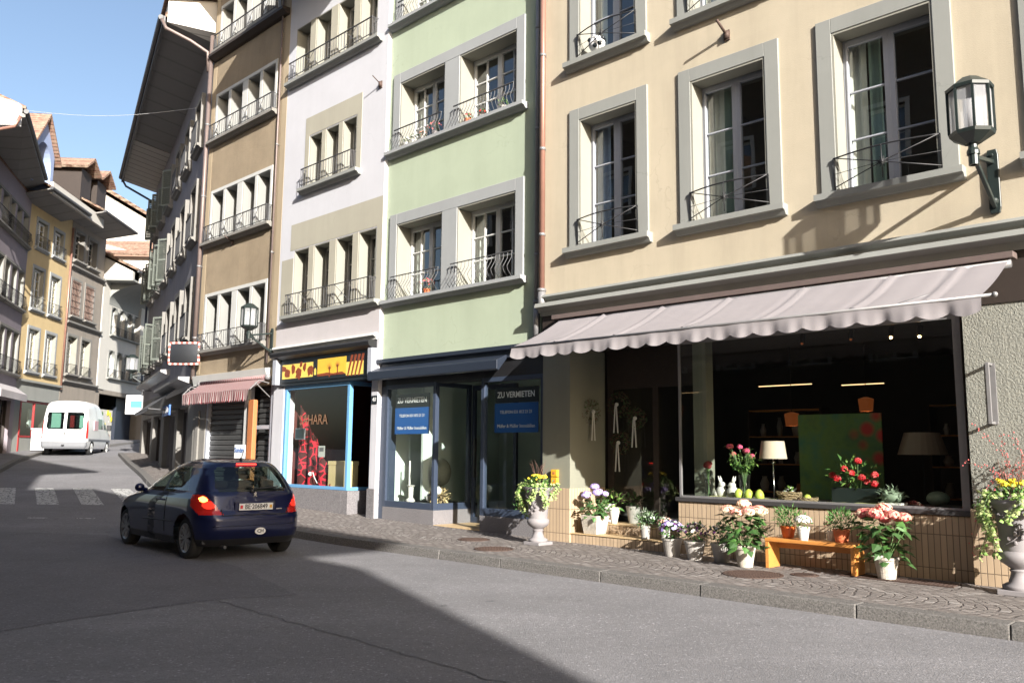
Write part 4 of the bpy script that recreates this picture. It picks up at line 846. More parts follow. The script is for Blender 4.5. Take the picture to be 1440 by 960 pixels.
# curved overhanging hood and eave
b=MB(); n=12; vs=[]
for i in range(n+1):
    t=i/n; o=1.7*t**2.2; z=9.95+1.25*t**.75
    vs+=[(-6.9,o,z),(-1.0-.0*t,o,z)]
b.add(vs,[(2*i,2*i+1,2*i+3,2*i+2) for i in range(n)]); b.add([(-1.0,0,9.95)]+[(-1.0,1.7*(i/n)**2.2,9.95+1.25*(i/n)**.75) for i in range(n+1)]+[(-1.0,0,11.2)],[tuple(range(n+3))]); b.build('curved_soffit','grey_trim',W,smooth=False)
b=MB(); b.box(-12,-.9,1.66,1.78,11.2,11.75); b.build('fascia_board','farwhite_plaster',W); b=MB(); b.box(-.95,-.1,-.2,.06,5.0,11.2); b.build('corner_pier','farwhite_plaster',W); b=MB(); b.box(-.93,-.1,.06,1.65,11.2,11.3); b.build('soffit_end','grey_trim',W)
b=MB(); b.prism([(1.85,11.8),(1.85,11.95),(-5,15.2),(-5,15.0)],0,-12,-.1); b.build('roof_slope','roof_tiles',W); b=MB(); b.prism([(1.6,11.3),(1.6,11.75),(-5,14.95),(-5,11.3)],0,-.4,-.12); b.build('gable_wall','farwhite_plaster',W)
b=MB(); b.tube([(-12,1.86,11.78),(-.2,1.86,11.78)],.08,8); b.build('gutter','iron_grey',W)
d=MB(); d.prism([(1.0,12.1),(-3,14),(-3,14.6),(1.0,13.6)],0,-6.3,-4.4); dm=d.build('dormer','farwhite_plaster',W); r=MB(); r.prism([(-6.7,13.5),(-5.35,14.6),(-4.0,13.5),(-4.0,13.65),(-5.35,14.8),(-6.7,13.65)],1,1.3,-4); r.build('dormer_roof','roof_tiles',dm)
wall(W,-12,-.1,0,5.0,[(-7.2,-.6,1.4,4.75)],'stone_plaster',name='ground_floor_wall')
b=MB(); b.quad((-7.6,-2.6,1.2),(-.3,-2.6,1.2),(-.3,-2.6,5),(-7.6,-2.6,5)); b.quad((-7.6,-.3,1.6),(-.3,-.3,1.6),(-.3,-2.6,1.6),(-7.6,-2.6,1.6)); b.quad((-7.5,-.33,1.2),(-7.5,-2.6,1.2),(-7.5,-2.6,5),(-7.5,-.33,5)); b.build('arcade_interior','stone_plaster',W)
# shop window in the arcade with coloured display
b=MB(); b.box(-4.4,-1.3,-.75,-.7,2.0,3.95); b.build('shop_front','farwhite_plaster',W)
for i in range(34):
    x=R.uniform(-4.2,-1.5); z=R.uniform(2.2,3.8); r=R.uniform(.05,.16); b=MB(); b.ball((x,-.68,z),r,0,5,(1,.2,1.2)); b.build('display_ornament',R.choice(['pet_yellow','leaf_mid','orange_post','leaf_dark','ribbon']),W)
boxes('dark_panel','navy_paint',W,[(-4.45,-4.35,-.8,-.5,1.5,4.2),(-1.3,-1.2,-.8,-.5,1.5,4.2),(-7.2,-4.8,-.8,-.7,1.5,4.75)])
# house behind with a gable seen above the roofs
q=Fr(-25.5,62,.05,-1); Q=empty('rear_gabled_house',q.loc,q.rot,'pale gable and red tiled roof rising behind the distant white house','building')
b=MB(); b.prism([(1.5,6),(1.5,16.3),(-3.5,19.2),(-9,16.3),(-9,6)],0,-10,9.0); b.build('wall','farwhite_plaster',Q)
b=MB(); b.prism([(2.4,16.0),(2.4,16.2),(-3.5,19.7),(-9.6,16.2),(-9.6,16.0),(-3.5,19.4)],0,-10.4,9.4); b.build('roof','roof_tiles',Q)
# ================================================================ PURPLE HOUSE
U=empty('purple_house',FU.loc,FU.rot,'mauve house at the left edge with grouped windows and a wide soffit','building')
UH=[]
for z0,z1 in ((4.9,6.75),(7.85,9.55),(10.8,12.2)):
    for k in range(8): UH.append((.35+k*1.15,.35+k*1.15+.85,z0,z1))
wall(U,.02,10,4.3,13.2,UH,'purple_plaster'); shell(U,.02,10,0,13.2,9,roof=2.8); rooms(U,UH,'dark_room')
for z0,z1 in ((4.9,6.75),(7.85,9.55),(10.8,12.2)):
    for g0 in (0,3,6):
        ls=[(.35+k*1.15,.35+k*1.15+.85) for k in range(g0,min(g0+3,8))]
        w=group_win(U,ls,z0,z1,.25,'grey_trim','grey_paint',rows=2,omat='dusty_stone',smat='dusty_stone',otop=.12); rail_simple(w,ls[0][0]-.1,ls[-1][1]+.1,z0,.16,.6)
wall(U,.02,10,0,4.3,[(.7,3.4,.9,3.7),(4,7,.9,3.7)],'purple_plaster',name='ground_floor_wall'); b=MB(); b.box(.6,7.1,-.8,-.6,.5,3.8); b.build('shop_interior','dark_room',U)
b=MB()
for x in (.7,1.6,2.5,3.3): b.box(x,x+.1,-.25,-.15,.9,3.7)
b.box(.7,3.4,-.26,-.16,.9,1.3); b.build('shop_front','dark_wood',U)
b=MB(); b.prism([(0,4.35),(.5,4.0),(.5,3.7),(.44,3.7),(.44,3.95),(0,4.25)],0,.1,4.5); b.build('sun_blind','pinkish_plaster',U)
def wl(x,y,z):
    dx,dy=x-FU.x,y-FU.y; return (dx*FU.dx+dy*FU.dy,-dx*FU.dy+dy*FU.dx,z)
b=MB(); A=[(-17.8,29.5),(-21.3,37.2),(-23.0,37.9),(-24.5,29.6)]; v=[wl(x,y,13.55-(.35 if k>1 else 0)) for k,(x,y) in enumerate(A)]+[wl(x,y,13.7-(.35 if k>1 else 0)) for k,(x,y) in enumerate(A)]; b.add(v,[(0,1,2,3),(7,6,5,4),(0,4,5,1),(1,5,6,2),(2,6,7,3),(3,7,4,0)]); b.build('eave','soffit_smooth',U)
b=MB(); b.tube([wl(-17.75,29.45,13.75),wl(-21.25,37.2,13.75)],.09,8); b.build('gutter','iron_grey',U)
b=MB(); v=[wl(-17.8,29.5,13.85),wl(-21.3,37.3,13.85),wl(-27.5,38.1,17.0),wl(-24.5,29.9,17.0)]; b.add(v+[(p[0],p[1],p[2]+.12) for p in v],[(3,2,1,0),(4,5,6,7),(0,1,5,4),(1,2,6,5),(2,3,7,6),(3,0,4,7)]); b.build('roof_slope','roof_tiles',U)
b=MB(); v=[wl(-17.95,29.35,13.2),wl(-25,29.3,13.2),wl(-25,29.3,16.3),wl(-17.95,29.35,14.0)]; v2=[wl(-17.95,29.55,13.2),wl(-25,29.5,13.2),wl(-25,29.5,16.3),wl(-17.95,29.55,14.0)]; b.add(v+v2,[(0,1,2,3),(7,6,5,4),(0,4,5,1),(3,2,6,7),(0,3,7,4)]); b.build('gable_board','white_paint',U)
b=MB(); b.tube([wl(-17.85,29.3,13.5),wl(-18.0,29.25,13.1),wl(-18.6,29.2,12.95),wl(-22,29.2,12.6)],.06,8); b.build('drain_pipe','copper_pipe',U,smooth=True)
# ================================================================ ROW BEHIND THE CAMERA (throws the street into shade, mirrored in the panes)
def opposite(label,s0,s1,H,ov,wm,windows=True,pitch=1.2):
    P=empty('opposite_house',FP_.loc,FP_.rot,label,'building')
    hs=[]; n=int((s1-s0)/2.4)
    for k in range(n):
        for f in range(int((H-4.2)/3)): x=s0+.8+k*(s1-s0-1)/n; hs.append((x,x+1.1,4.3+f*3,6.0+f*3))
    wall(P,s0,s1,0,H,hs,wm); shell(P,s0,s1,0,H,9,roof=0); rooms(P,hs,'dark_room')
    for a,c,z0,z1 in hs:
        w=MB(); w.box(a-.12,a,-.02,.04,z0,z1+.12); w.box(c,c+.12,-.02,.04,z0,z1+.12); w.box(a,c,-.02,.04,z1,z1+.12); win=w.build('window','white_trim',P); sashes(win,a,c,z0,z1,-.2,'white_paint',rows=2)
    r=MB(); r.prism([(ov,H-.1),(ov,H+.1),(-4.5,H+pitch+.1),(-9.3,H+.1),(-9.3,H-.1)],0,s0,s1-(1.74 if s1>-1 else 0)); r.build('roof','roof_tiles',P)
N_=empty('sky_blocking_house',FM.loc,FM.rot,'unseen beige house added beyond the right edge of the view to block sky','building')  # house added out of view so less sky light reaches the street
nh=[(-13-k*2.6,-11.9-k*2.6,z,z+2) for k in range(7) for z in (5.1,8.4)]
wall(N_,-30,-10.02,0,13,nh,'greige_plaster'); shell(N_,-30,-10.02,0,13,9); rooms(N_,nh,'dark_room')
for a,c,z0,z1 in nh: sashes(casement(N_,a,c,z0,z1),a,c,z0,z1,-.3) if 0 else casement(N_,a,c,z0,z1)
opposite('shadowed house behind the camera, the nearest one',-17.5,0,12.0,1.8,'opp_plaster')
opposite('taller house behind the camera on the left',-45,-17.5,14.6,1.8,'opp_plaster')
# ================================================================ STREET THINGS
def T(name,fr,s,o,z,label,cat,group=None,rz=0): return empty(name,tuple(fr.w(s,o,z)),fr.rot+rz,label,cat,group)
# --- shop awning (canopy, valance, roller, arms)
A=T('shop_awning',FM,0,0,0,'long pale mauve awning with scalloped valance over the flower shop','awning')
def awning(A,s0,s1,oz0,oz1,val,nsc,mat,seam=(),vm=None,sag=.02):
    ns=int((s1-s0)/.06); b=MB(); v=[]; nr=8
    for i in range(ns+1):
        s=s0+(s1-s0)*i/ns
        for j in range(nr+1):
            t=j/nr; o=oz0[0]+(oz1[0]-oz0[0])*t; z=oz0[1]+(oz1[1]-oz0[1])*t
            z-=sag*math.sin(PI*t)+.004*math.sin(s*3.1+t*3)*t+.0012*math.sin(s*23)
            for q in seam: 
                d=abs(s-q-(t-.5)*.05)
                if d<.14: z+=.022*math.exp(-(d/.035)**2)-.012*math.exp(-((d-.08)/.04)**2)
            v.append((s,o,z))
    b.add(v,[(i*(nr+1)+j,(i+1)*(nr+1)+j,(i+1)*(nr+1)+j+1,i*(nr+1)+j+1) for i in range(ns) for j in range(nr)])
    c=b.build('canopy',mat,A,smooth=True)
    b=MB(); v=[]; n2=int((s1-s0)/.025); nv=5; w=(s1-s0)/nsc
    for i in range(n2+1):
        s=s0+(s1-s0)*i/n2; f=((s-s0)/w)%1; dep=val*(.74+.26*math.sin(PI*f)**.8)
        for j in range(nv+1):
            t=j/nv; rip=.020*math.sin(s*9.1+1)+.010*math.sin(s*19+2)+.005*math.sin(s*37)
            v.append((s,oz1[0]+.004+rip*t+.012*t,oz1[1]-.003-dep*t))
    b.add(v,[(i*(nv+1)+j,(i+1)*(nv+1)+j,(i+1)*(nv+1)+j+1,i*(nv+1)+j+1) for i in range(n2) for j in range(nv)])
    b.build('valance',vm or mat,A,smooth=True); return c
awning(A,-6.84,.04,(.22,3.86),(1.38,3.30),.21,21,'awning_cloth',seam=(-.9,-2.05,-3.2,-4.35,-5.5,-6.3),sag=.035)
b=MB(); b.box(-6.90,.20,.06,.24,3.90,3.975); b.build('cover_board','brownish_zinc',A,bevel=.006)
b=MB(); b.tube([(-6.86,.18,3.84),(.06,.18,3.84)],.05,10); b.tube([(-6.95,1.38,3.29),(.06,1.38,3.29)],.018,8); b.ball((-6.97,1.38,3.29),.03,n=6)
for s in (-6.0,-3.2,-.6): b.tube([(s,.1,3.70),(s-.35,.75,3.52),(s,1.36,3.30)],.018,6)
b.build('roller','zinc_pipe',A,smooth=True)
# striped awning
A=T('striped_awning',FM,0,0,0,'small red and white striped awning with fringe above the roller shutter','awning')
awning(A,9.9,13.55,(.10,3.42),(.58,3.12),.30,36,'striped_cloth')
b=MB(); b.tube([(9.8,.09,3.46),(13.6,.09,3.46)],.055,10); b.build('roller','striped_cloth',A,smooth=True)
for s in (9.85,13.55): b=MB(); b.tube([(s,.06,3.3),(s,.35,3.35),(s,.58,3.11)],.016,5); b.tube([(s,.02,2.95),(s,.45,3.3)],.012,5); b.ball((s,.1,3.45),.08,n=6); b.build('arm','zinc_pipe',A)
# dark grey awning on the shuttered house
A=T('cafe_awning',FD,0,0,0,'plain dark grey sloping awning on the shuttered house','awning')
awning(A,3.0,7.6,(.06,3.62),(.95,2.90),.12,1,'asphalt_grey_awning_cloth' if 0 else 'dark_cloth') if 'dark_cloth' in MATS else (cloth('dark_cloth',(.12,.12,.125)), awning(A,3.0,7.6,(.06,3.62),(.95,2.90),.12,1,'dark_cloth'))
for s in (3.05,7.5): b=MB(); b.tube([(s,.0,2.9),(s,.5,2.85),(s,.95,2.88)],.02,5); b.build('arm','iron_grey',A)
# --- hexagonal wall lantern
def lantern(name,fr,s,o,z,label,k=1.,scl=1.):
    L=T(name,fr,s,0,z,label,'lantern','wall lanterns on brackets'); L.scale=(scl,)*3
    b=MB(); b.prism([(-.05,-.42),(.05,-.42),(.065,-.35),(.065,.30),(.05,.37),(-.05,.37),(-.065,.30),(-.065,-.35)],1,.005,.04); 
    b.bar((0,.03,-.34),(0,o-.06,.06),.045,.055); b.bar((0,.03,.22),(0,o,.08),.04,.05); b.tube([(0,o-.08,.04),(0,o-.02,.07),(0,o,.10)],.022,8)
    b.ball((0,.06,-.28),.05,n=6)
    for zz in (-.34,.30): b.tube([(0,.03,zz),(0,.06,zz)],.02,8)
    b.build('bracket','dark_green_metal',L,bevel=.006,seg=1)
    HZ=.08; c=(0,o,HZ); h=MB(); h.lathe([(.035,-.10),(.055,-.10),(.055,.02),(.07,.02),(.07,.06),(.05,.10),(.05,.15)],c,12); 
    z0=.15
    def ring(r,z,n=8): return [(r*math.cos(2*PI*(i+.5)/n),o+r*math.sin(2*PI*(i+.5)/n),HZ+z) for i in range(n)]
    def frus(mb,r0,z0,r1,z1,n=8):
        a=ring(r0,z0,n)+ring(r1,z1,n); mb.add(a,[(i,(i+1)%n,n+(i+1)%n,n+i) for i in range(n)])
    frus(h,.09,z0,.235,z0+.09); frus(h,.235,z0+.09,.245,z0+.13); frus(h,.245,z0+.13,.22,z0+.13); frus(h,.05,z0+.01,.09,z0)
    rt=z0+.13+.50
    a0,a1=ring(.233,z0+.13),ring(.233,rt)
    for p,q in zip(a0,a1): h.bar(p,q,.026)
    frus(h,.225,rt-.005,.25,rt); frus(h,.25,rt,.255,rt+.035); frus(h,.255,rt+.035,.10,rt+.15); frus(h,.10,rt+.15,.001,rt+.165)
    h.build('housing','dark_green_metal',L)
    g=MB(); n=8; g.add(ring(.222,z0+.13)+ring(.222,rt),[(i,(i+1)%n,n+(i+1)%n,n+i) for i in range(n)]); g.build('pane','frosted_panel',L)
    u=MB(); u.lathe([(.001,z0+.14),(.075,z0+.14),(.08,z0+.52),(.001,z0+.54)],(0,o,HZ),12); u.build('bulb','lamp_frost',L,smooth=True)
    return L
lantern('wall_lantern',FM,-6.70,.80,4.92,'large octagonal dark green lantern on the yellow house beside the third window')
lantern('wall_lantern',FM,9.88,.78,4.38,'octagonal lantern above the striped awning in front of the white window bands',1.,.86)
lantern('wall_lantern',FD,13.6,.75,4.6,'small distant octagonal lantern low on the shuttered house')
# --- traffic mirror
m=T('traffic_mirror',FM,13.95,.42,4.32,'rectangular convex traffic mirror with red and white chequered rim','mirror')
m.rotation_euler=(0,0,FM.rot+rad(38))
W2,H2=.44,.30
f=MB(); n=9
f.box(-W2-.0,W2+.0,-.05,-.01,-H2,H2)
def rim(mb,par):
    k=0; P=[]
    L=[((-W2,-H2),(W2,-H2),11),((W2,-H2),(W2,H2),8),((W2,H2),(-W2,H2),11),((-W2,H2),(-W2,-H2),8)]
    for a,c,n in L:
        for i in range(n):
            x0=a[0]+(c[0]-a[0])*i/n; x1=a[0]+(c[0]-a[0])*(i+1)/n; y0=a[1]+(c[1]-a[1])*i/n; y1=a[1]+(c[1]-a[1])*(i+1)/n
            mb.bar((x0,0,y0),(x1,0,y1),.055,.06,k%2,up=(0,1,0)); k+=1
rm=MB(); rim(rm,m); plain('rim_red',(.45,.11,.09),.5,var=.2); rm.build('rim',['ribbon','rim_red'],m,bevel=.01); f.build('backing','zinc_pipe',m)
t=NT('mirror_glass'); MATS['mirror_glass']=t.bsdf((.55,.57,.62),.30,metal=1.)
g=MB(); v=[]
for i in range(13):
    for j in range(11): x=-W2+2*W2*i/12; z=-H2+2*H2*j/10; v.append((x*.93,.012+.05*(1-(x/W2)**2*.5-(z/H2)**2*.5),z*.92))
g.add(v,[(i*11+j,(i+1)*11+j,(i+1)*11+j+1,i*11+j+1) for i in range(12) for j in range(10)]); g.build('glass','mirror_glass',m,smooth=True)
b=MB(); b.tube([(0,-.05,-.1),(.1,-.5,-.25),(.2,-.75,-.3)],.03,8); b.tube([(0,-.05,.1),(.1,-.5,.0),(.2,-.75,-.05)],.02,8); b.build('arm','zinc_pipe',m)
# --- overhead wire
w=MB(); p=FD.w(.6,1.1,10.55); q=Vector((-24.5,37,13.1)); pts=[]
p=FD.w(2.9,.02,12.85); q=Vector((-18.0,29.7,13.9))
for i in range(25): t=i/24; x=p.lerp(q,t); x.z-=.25*math.sin(PI*t); pts.append(x)
w.tube(pts,.006,5); plain('pale_cable',(.55,.55,.55),.5); tag(w.build('overhead_wire','pale_cable'),'thin pale wire strung across the street between the eaves','wire')
# --- flag-pole stubs on the walls
def stub(s,z,label,L=.3,r=.022):
    h=T('wall_bracket',FM,s,0,z,label,'wall bracket','short rod holders on the facades'); b=MB(); b.tube([(0,0,0),(0,L,.14)],r,8); b.tube([(0,.02,-.05),(0,.02,.06)],.05,8); b.build('rod','cast_iron',h,smooth=True)
    b=MB(); b.box(-.05,.05,.003,.025,-.08,.08); b.build('wall_plate','cast_iron',h)
stub(-3.18,8.0,'rusty rod holder on the yellow wall above the second window'); stub(5.62,9.92,'small dark rod holder at the right edge of the white house',.25,.012); stub(12.25,7.35,'pale rod holder below the middle window band of the brown house',.26,.016)
# --- framed holder on the rough pier
h=T('display_holder',FM,-6.53,0,2.35,'narrow upright metal bracket frame sticking out of the rough grey pier','wall bracket'); b=MB(); W3=.02
b.box(-W3,W3,.01,.16,.33,.36); b.box(-W3,W3,.01,.16,-.36,-.33); b.box(-W3,W3,.13,.16,-.33,.33); b.box(-.05,.05,.002,.012,-.36,.36); b.build('frame','zinc_pipe',h,bevel=.003)
# --- yellow box on the pier
h=T('yellow_wall_box',FM,.29,.0,1.08,'small yellow double box fixed to the pier above the tiles','box'); b=MB(); b.box(-.07,.07,.002,.06,-.0,.12); b.box(-.07,.07,.002,.06,.13,.25); b.build('case','yellow_box',h,bevel=.008); b=MB(); b.box(-.025,.025,.06,.064,.04,.08); b.box(-.025,.025,.06,.064,.17,.21); b.build('label_plate','orange_post',h)
# --- house number
h=T('house_number',FM,5.50,.004,2.72,'small dark house number plate on the white pier','sign'); b=MB(); b.box(-.09,.09,.0,.012,-.09,.09); b.build('plate','sign_black',h); text_mesh('40',.13,(0,.0135,0),h,'sign_white',ext=.001)
# --- for-rent signs
def rent(name,s,o,z,w,label):
    h=T(name,FG,s,o,z,label,'sign','blue for-rent posters in the empty shop'); b=MB(); b.box(-w/2,w/2,-.01,0,0,.55); b.build('blue_panel','sign_blue',h); b=MB(); b.box(-w/2-.01,w/2-.02,-.008,.003,.553,.84); b.build('black_panel','sign_black',h)
    text_mesh('ZU VERMIETEN',.155,(0,.005,.70),h,'sign_white',sx=w/1.12*.92,bold=.003,ext=.001); text_mesh('TELEFON 031 812 21 21',.085,(0,.002,.38),h,'sign_white',sx=w/1.12*.95,ext=.001); text_mesh('Müller & Müller Immobilien',.095,(0,.002,.12),h,'sign_white',sx=w/1.12*.92,ext=.001); return h
rent('for_rent_sign',4.47,-.10,1.98,1.12,'blue and black ZU VERMIETEN poster in the sunlit left window'); rent('for_rent_sign',1.47,-.12,1.98,1.12,'blue and black ZU VERMIETEN poster in the shaded right window')
# --- salon sign band: generic desert-evening picture
h=T('salon_sign',FM,7.45,.055,3.5,'black fascia sign painted with orange and yellow desert shapes','sign'); b=MB(); b.box(-1.85,1.8,.0,.02,-.24,.30); b.build('board','sign_black',h)
b=MB(); b.box(-.95,.20,.021,.024,-.16,.24); b.build('sunset_panel','sign_amber',h); boxes('gold_panel','sign_gold',h,[(.35,1.75,.021,.024,-.15,.2),(-1.6,-.95,.0213,.0243,-.20,.10)])
b=MB()
def blob(mb,cx,cz,r,y,k=9,sq=1.):
    pts=[(cx+r*R.uniform(.55,1.15)*math.cos(2*PI*i/k),cz+sq*r*R.uniform(.55,1.15)*math.sin(2*PI*i/k)) for i in range(k)]; mb.prism(pts,1,y,y+.003)
for cx,cz,r in ((.5,.0,.14),(.75,.1,.10),(1.0,-.05,.16),(1.25,.08,.13),(1.5,-.02,.15),(1.68,.1,.1),(.9,.17,.08)): blob(b,cx,cz,r,.0245,11)
for cx,cz,a,L in ((-.3,-.02,0,.16),(-.62,.02,0,.15)):
    for q in range(9): t=PI*q/8; b.prism([(cx-.012,cz),(cx+.012,cz),(cx+L*math.cos(t),cz+L*math.sin(t))],1,.0245,.027)
    b.box(cx-.02,cx+.02,.0245,.027,cz-.18,cz)
b.prism([(.2,-.16),(-.95,-.16),(-.8,-.10),(-.45,-.12),(-.2,-.09),(.2,-.11)],1,.0245,.027)
for q in range(4): x=-1.0-q*.14; b.prism([(x,-.22),(x-.05,-.22),(x-.22,.25),(x-.14,.27)],1,.0245,.0275)
b.build('silhouettes','sign_rust',h)
b=MB(); b.box(.20,.38,.0245,.027,-.2,.26); b.build('gate_tower','sign_black',h); b=MB(); b.prism([(.25,-.12),(.33,-.12),(.33,.0),(.29,.05),(.25,.0)],1,.0275,.03); b.build('gate_arch','sign_gold',h)
# lettering on the salon pane
h=T('window_lettering',FM,7.95,-.055,2.33,'faded gold SAHARA lettering on the salon window','sign'); text_mesh('SAHARA',.34,(0,0,0),h,'letter_gold',sx=.92,ext=.001); 
# salon window items
h=T('giraffe_drape',FM,8.15,-.36,.80,'red drape with dark giraffe patches hanging in the salon window','drape'); b=MB(); v=[]
for i in range(31):
    t=i/30; x=.95-1.9*t
    top=1.95 if t<.04 else max(.35,1.95-1.75*((t-.04)/.75)) ; top=min(top,1.95)
    v+=[(x,-.05+.07*math.sin(t*26),0),(x*.98+.02,-.05+.04*math.sin(t*26),top)]
b.add(v,[(2*i,2*i+2,2*i+3,2*i+1) for i in range(30)]); b.build('cloth','giraffe_cloth',h,smooth=True)
h=T('cream_box',FM,7.35,-.30,.79,'cream cardboard box standing in the salon window','box'); b=MB(); b.box(-.36,.34,-.4,-.05,0,.58); b.build('carton','kraft_box',h,bevel=.008); b=MB(); b.box(-.37,.35,-.41,-.04,.50,.59); b.build('lid','kraft_box',h,bevel=.004)
h=T('small_screen',FM,8.75,-.22,2.02,'small dark green panel hanging in the salon window','panel'); b=MB(); b.box(-.20,.22,-.02,.01,-.14,.14); b.build('panel','grey_plastic',h,bevel=.006); b=MB(); b.box(-.17,.19,.0105,.013,-.11,.11); b.build('screen','dark_green_metal',h)
h=T('notice_card',FM,7.62,-.10,1.60,'small white printed card in the salon window','sign'); b=MB(); b.box(-.13,.13,-.004,0,-.13,.13); b.build('card','ribbon',h); b=MB(); b.box(-.09,.09,.001,.003,.0,.09); b.build('print','zinc_pipe',h)
h=T('plug_and_cable',FM,8.35,-.45,1.0,'white plug with a curling cable against the red drape','cable'); b=MB(); b.ball((.1,.1,.06),.05,n=6); b.tube([(.1,.1,.06),(-.05,.12,.10),(-.12,.12,-.02),(-.25,.12,-.15)],.01,5); b.build('cable','sign_white',h)
# pavement sign at the brown house
h=T('sunday_sign',FM,10.55,.35,.13,'small white board sign on a short post behind the blue car','sign'); b=MB(); b.tube([(0,0,0),(0,0,1.15)],.03,8); b.tube([(0,0,0),(0,0,.03)],.18,16); b.build('post','sign_white',h); b=MB(); b.box(-.28,.26,.03,.05,1.18,1.62); b.build('board','sign_white',h,bevel=.01); text_mesh('Sunday',.17,(0,.054,1.48),h,'sign_blue',ext=.001,bold=.004)
# blue hanging sign and white-blue box sign on the shuttered house
h=T('blue_sign',FD,3.0,.42,2.82,'blue lettered sign panel under the ledge of the shuttered house','sign'); b=MB(); b.box(-.9,.9,-.03,.02,-.16,.16); b.build('panel','sign_blue',h); b=MB(); [b.box(-.75+.17*i,-.64+.17*i,.021,.024,-.07,.05+.03*(i%3)) for i in range(9)]; b.build('lettering_marks','sign_white',h)
h=empty('box_sign',(-15.75,35.4,3.45),rad(180),'white light-box sign with a blue field sticking out from the shuttered house','sign'); b=MB(); b.box(-.32,.32,-.12,.12,-.40,.40); b.build('case','sign_white',h,bevel=.03); b=MB(); b.box(-.36,.10,.121,.13,-.12,.16); plain('sign_skyblue',(.10,.40,.75),.4); b.build('field','sign_skyblue',h)
b=MB(); b.tube([(-.3,0,.45),(-.3,0,.6),(-.9,0,.6)],.03,6); b.build('arm','iron_grey',h)
# manholes
def manhole(s,o,label,r=.30,rz=0):
    p=FM.w(s,o); h=T('manhole_cover',FM,s,o,zg(p.y)+.131,label,'manhole cover','manhole covers in the pavement'); b=MB(); b.lathe([(r+.04,0),(r+.04,.008),(r+.01,.010),(r,.006),(r,.006),(.0001,.006)],n=32); b.build('ring','cast_iron',h)
    b=MB()
    for i in range(-7,8):
        for j in range(-7,8):
            x,y=i*r/8,j*r/8
            if x*x+y*y<(r*.92)**2: b.box(x-.009,x+.009,y-.009,y+.009,.006,.013)
    b.build('studs','cast_iron',h)
manhole(-4.03,1.22,'round rusty manhole cover in front of the bench',.33); manhole(.10,1.68,'round manhole cover near the kerb below the left urn',.27); manhole(1.35,.92,'round manhole cover close to the shop door step',.24); manhole(-4.5,.78,'small worn cover beside the rusty manhole in front of the bench',.13)
h=T('drain_grate',FM,-5.5,.36,.132,'flat rusty grate behind the right hydrangea pot','grate'); b=MB()
for i in range(26): b.box(-.62+i*.05,-.60+i*.05+.012,-.14,.14,0,.012)
b.box(-.64,.68,-.15,-.135,0,.014); b.box(-.64,.68,.135,.15,0,.014); b.build('bars','cast_iron',h)
# ================================================================ PLANTS
def lf(mb,c,r,n,L,w,m=0,up=.35,sq=(1,1,1),shell=.4):
    for _ in range(n):
        d=Vector((R.gauss(0,1),R.gauss(0,1),R.gauss(0,1))).normalized(); q=r*(shell+(1-shell)*R.random()); p=Vector(c)+Vector((d.x*q*sq[0],d.y*q*sq[1],d.z*q*sq[2]))
        dd=(d+Vector((R.gauss(0,.4),R.gauss(0,.4),R.gauss(0,.4)+up))).normalized(); s=R.uniform(.7,1.25)
        mb.leaf(p,dd,(R.gauss(0,.5),R.gauss(0,.5),1),L*s,w*s,m if not isinstance(m,(list,tuple)) else R.choice(m),R.uniform(.0,.35))
def petals(mb,c,r,n,s,m,flat=.7):
    for _ in range(n):
        d=Vector((R.gauss(0,1),R.gauss(0,1),abs(R.gauss(0,1))*1.1-.15)).normalized(); p=Vector(c)+Vector((d.x*r,d.y*r,d.z*r*flat)); a=d.orthogonal().normalized(); b_=d.cross(a); k=R.uniform(0,PI)
        a,b_=a*math.cos(k)+b_*math.sin(k),b_*math.cos(k)-a*math.sin(k); mm=R.choice(m) if isinstance(m,(list,tuple)) else m
        for q in range(4):
            t=q*PI/2; e=(a*math.cos(t)+b_*math.sin(t)); f=(b_*math.cos(t)-a*math.sin(t)); mb.add([p+d*.001,p+e*s*.6+f*s*.45+d*s*.15,p+e*s*1.1+d*s*.22,p+e*s*.6-f*s*.45+d*s*.15],[(0,1,2,3)],mm)
def pot_round(P,r0,r1,h,mat,rimh=.03,name='pot',wob=0):
    b=MB(); b.lathe([(.001,0),(r0,0),(r1,h-rimh),(r1*1.06,h-rimh),(r1*1.08,h),(r1*.95,h),(r1*.93,h-.03),(.001,h-.04)],n=24,wob=wob); return b.build(name,mat,P,smooth=False)
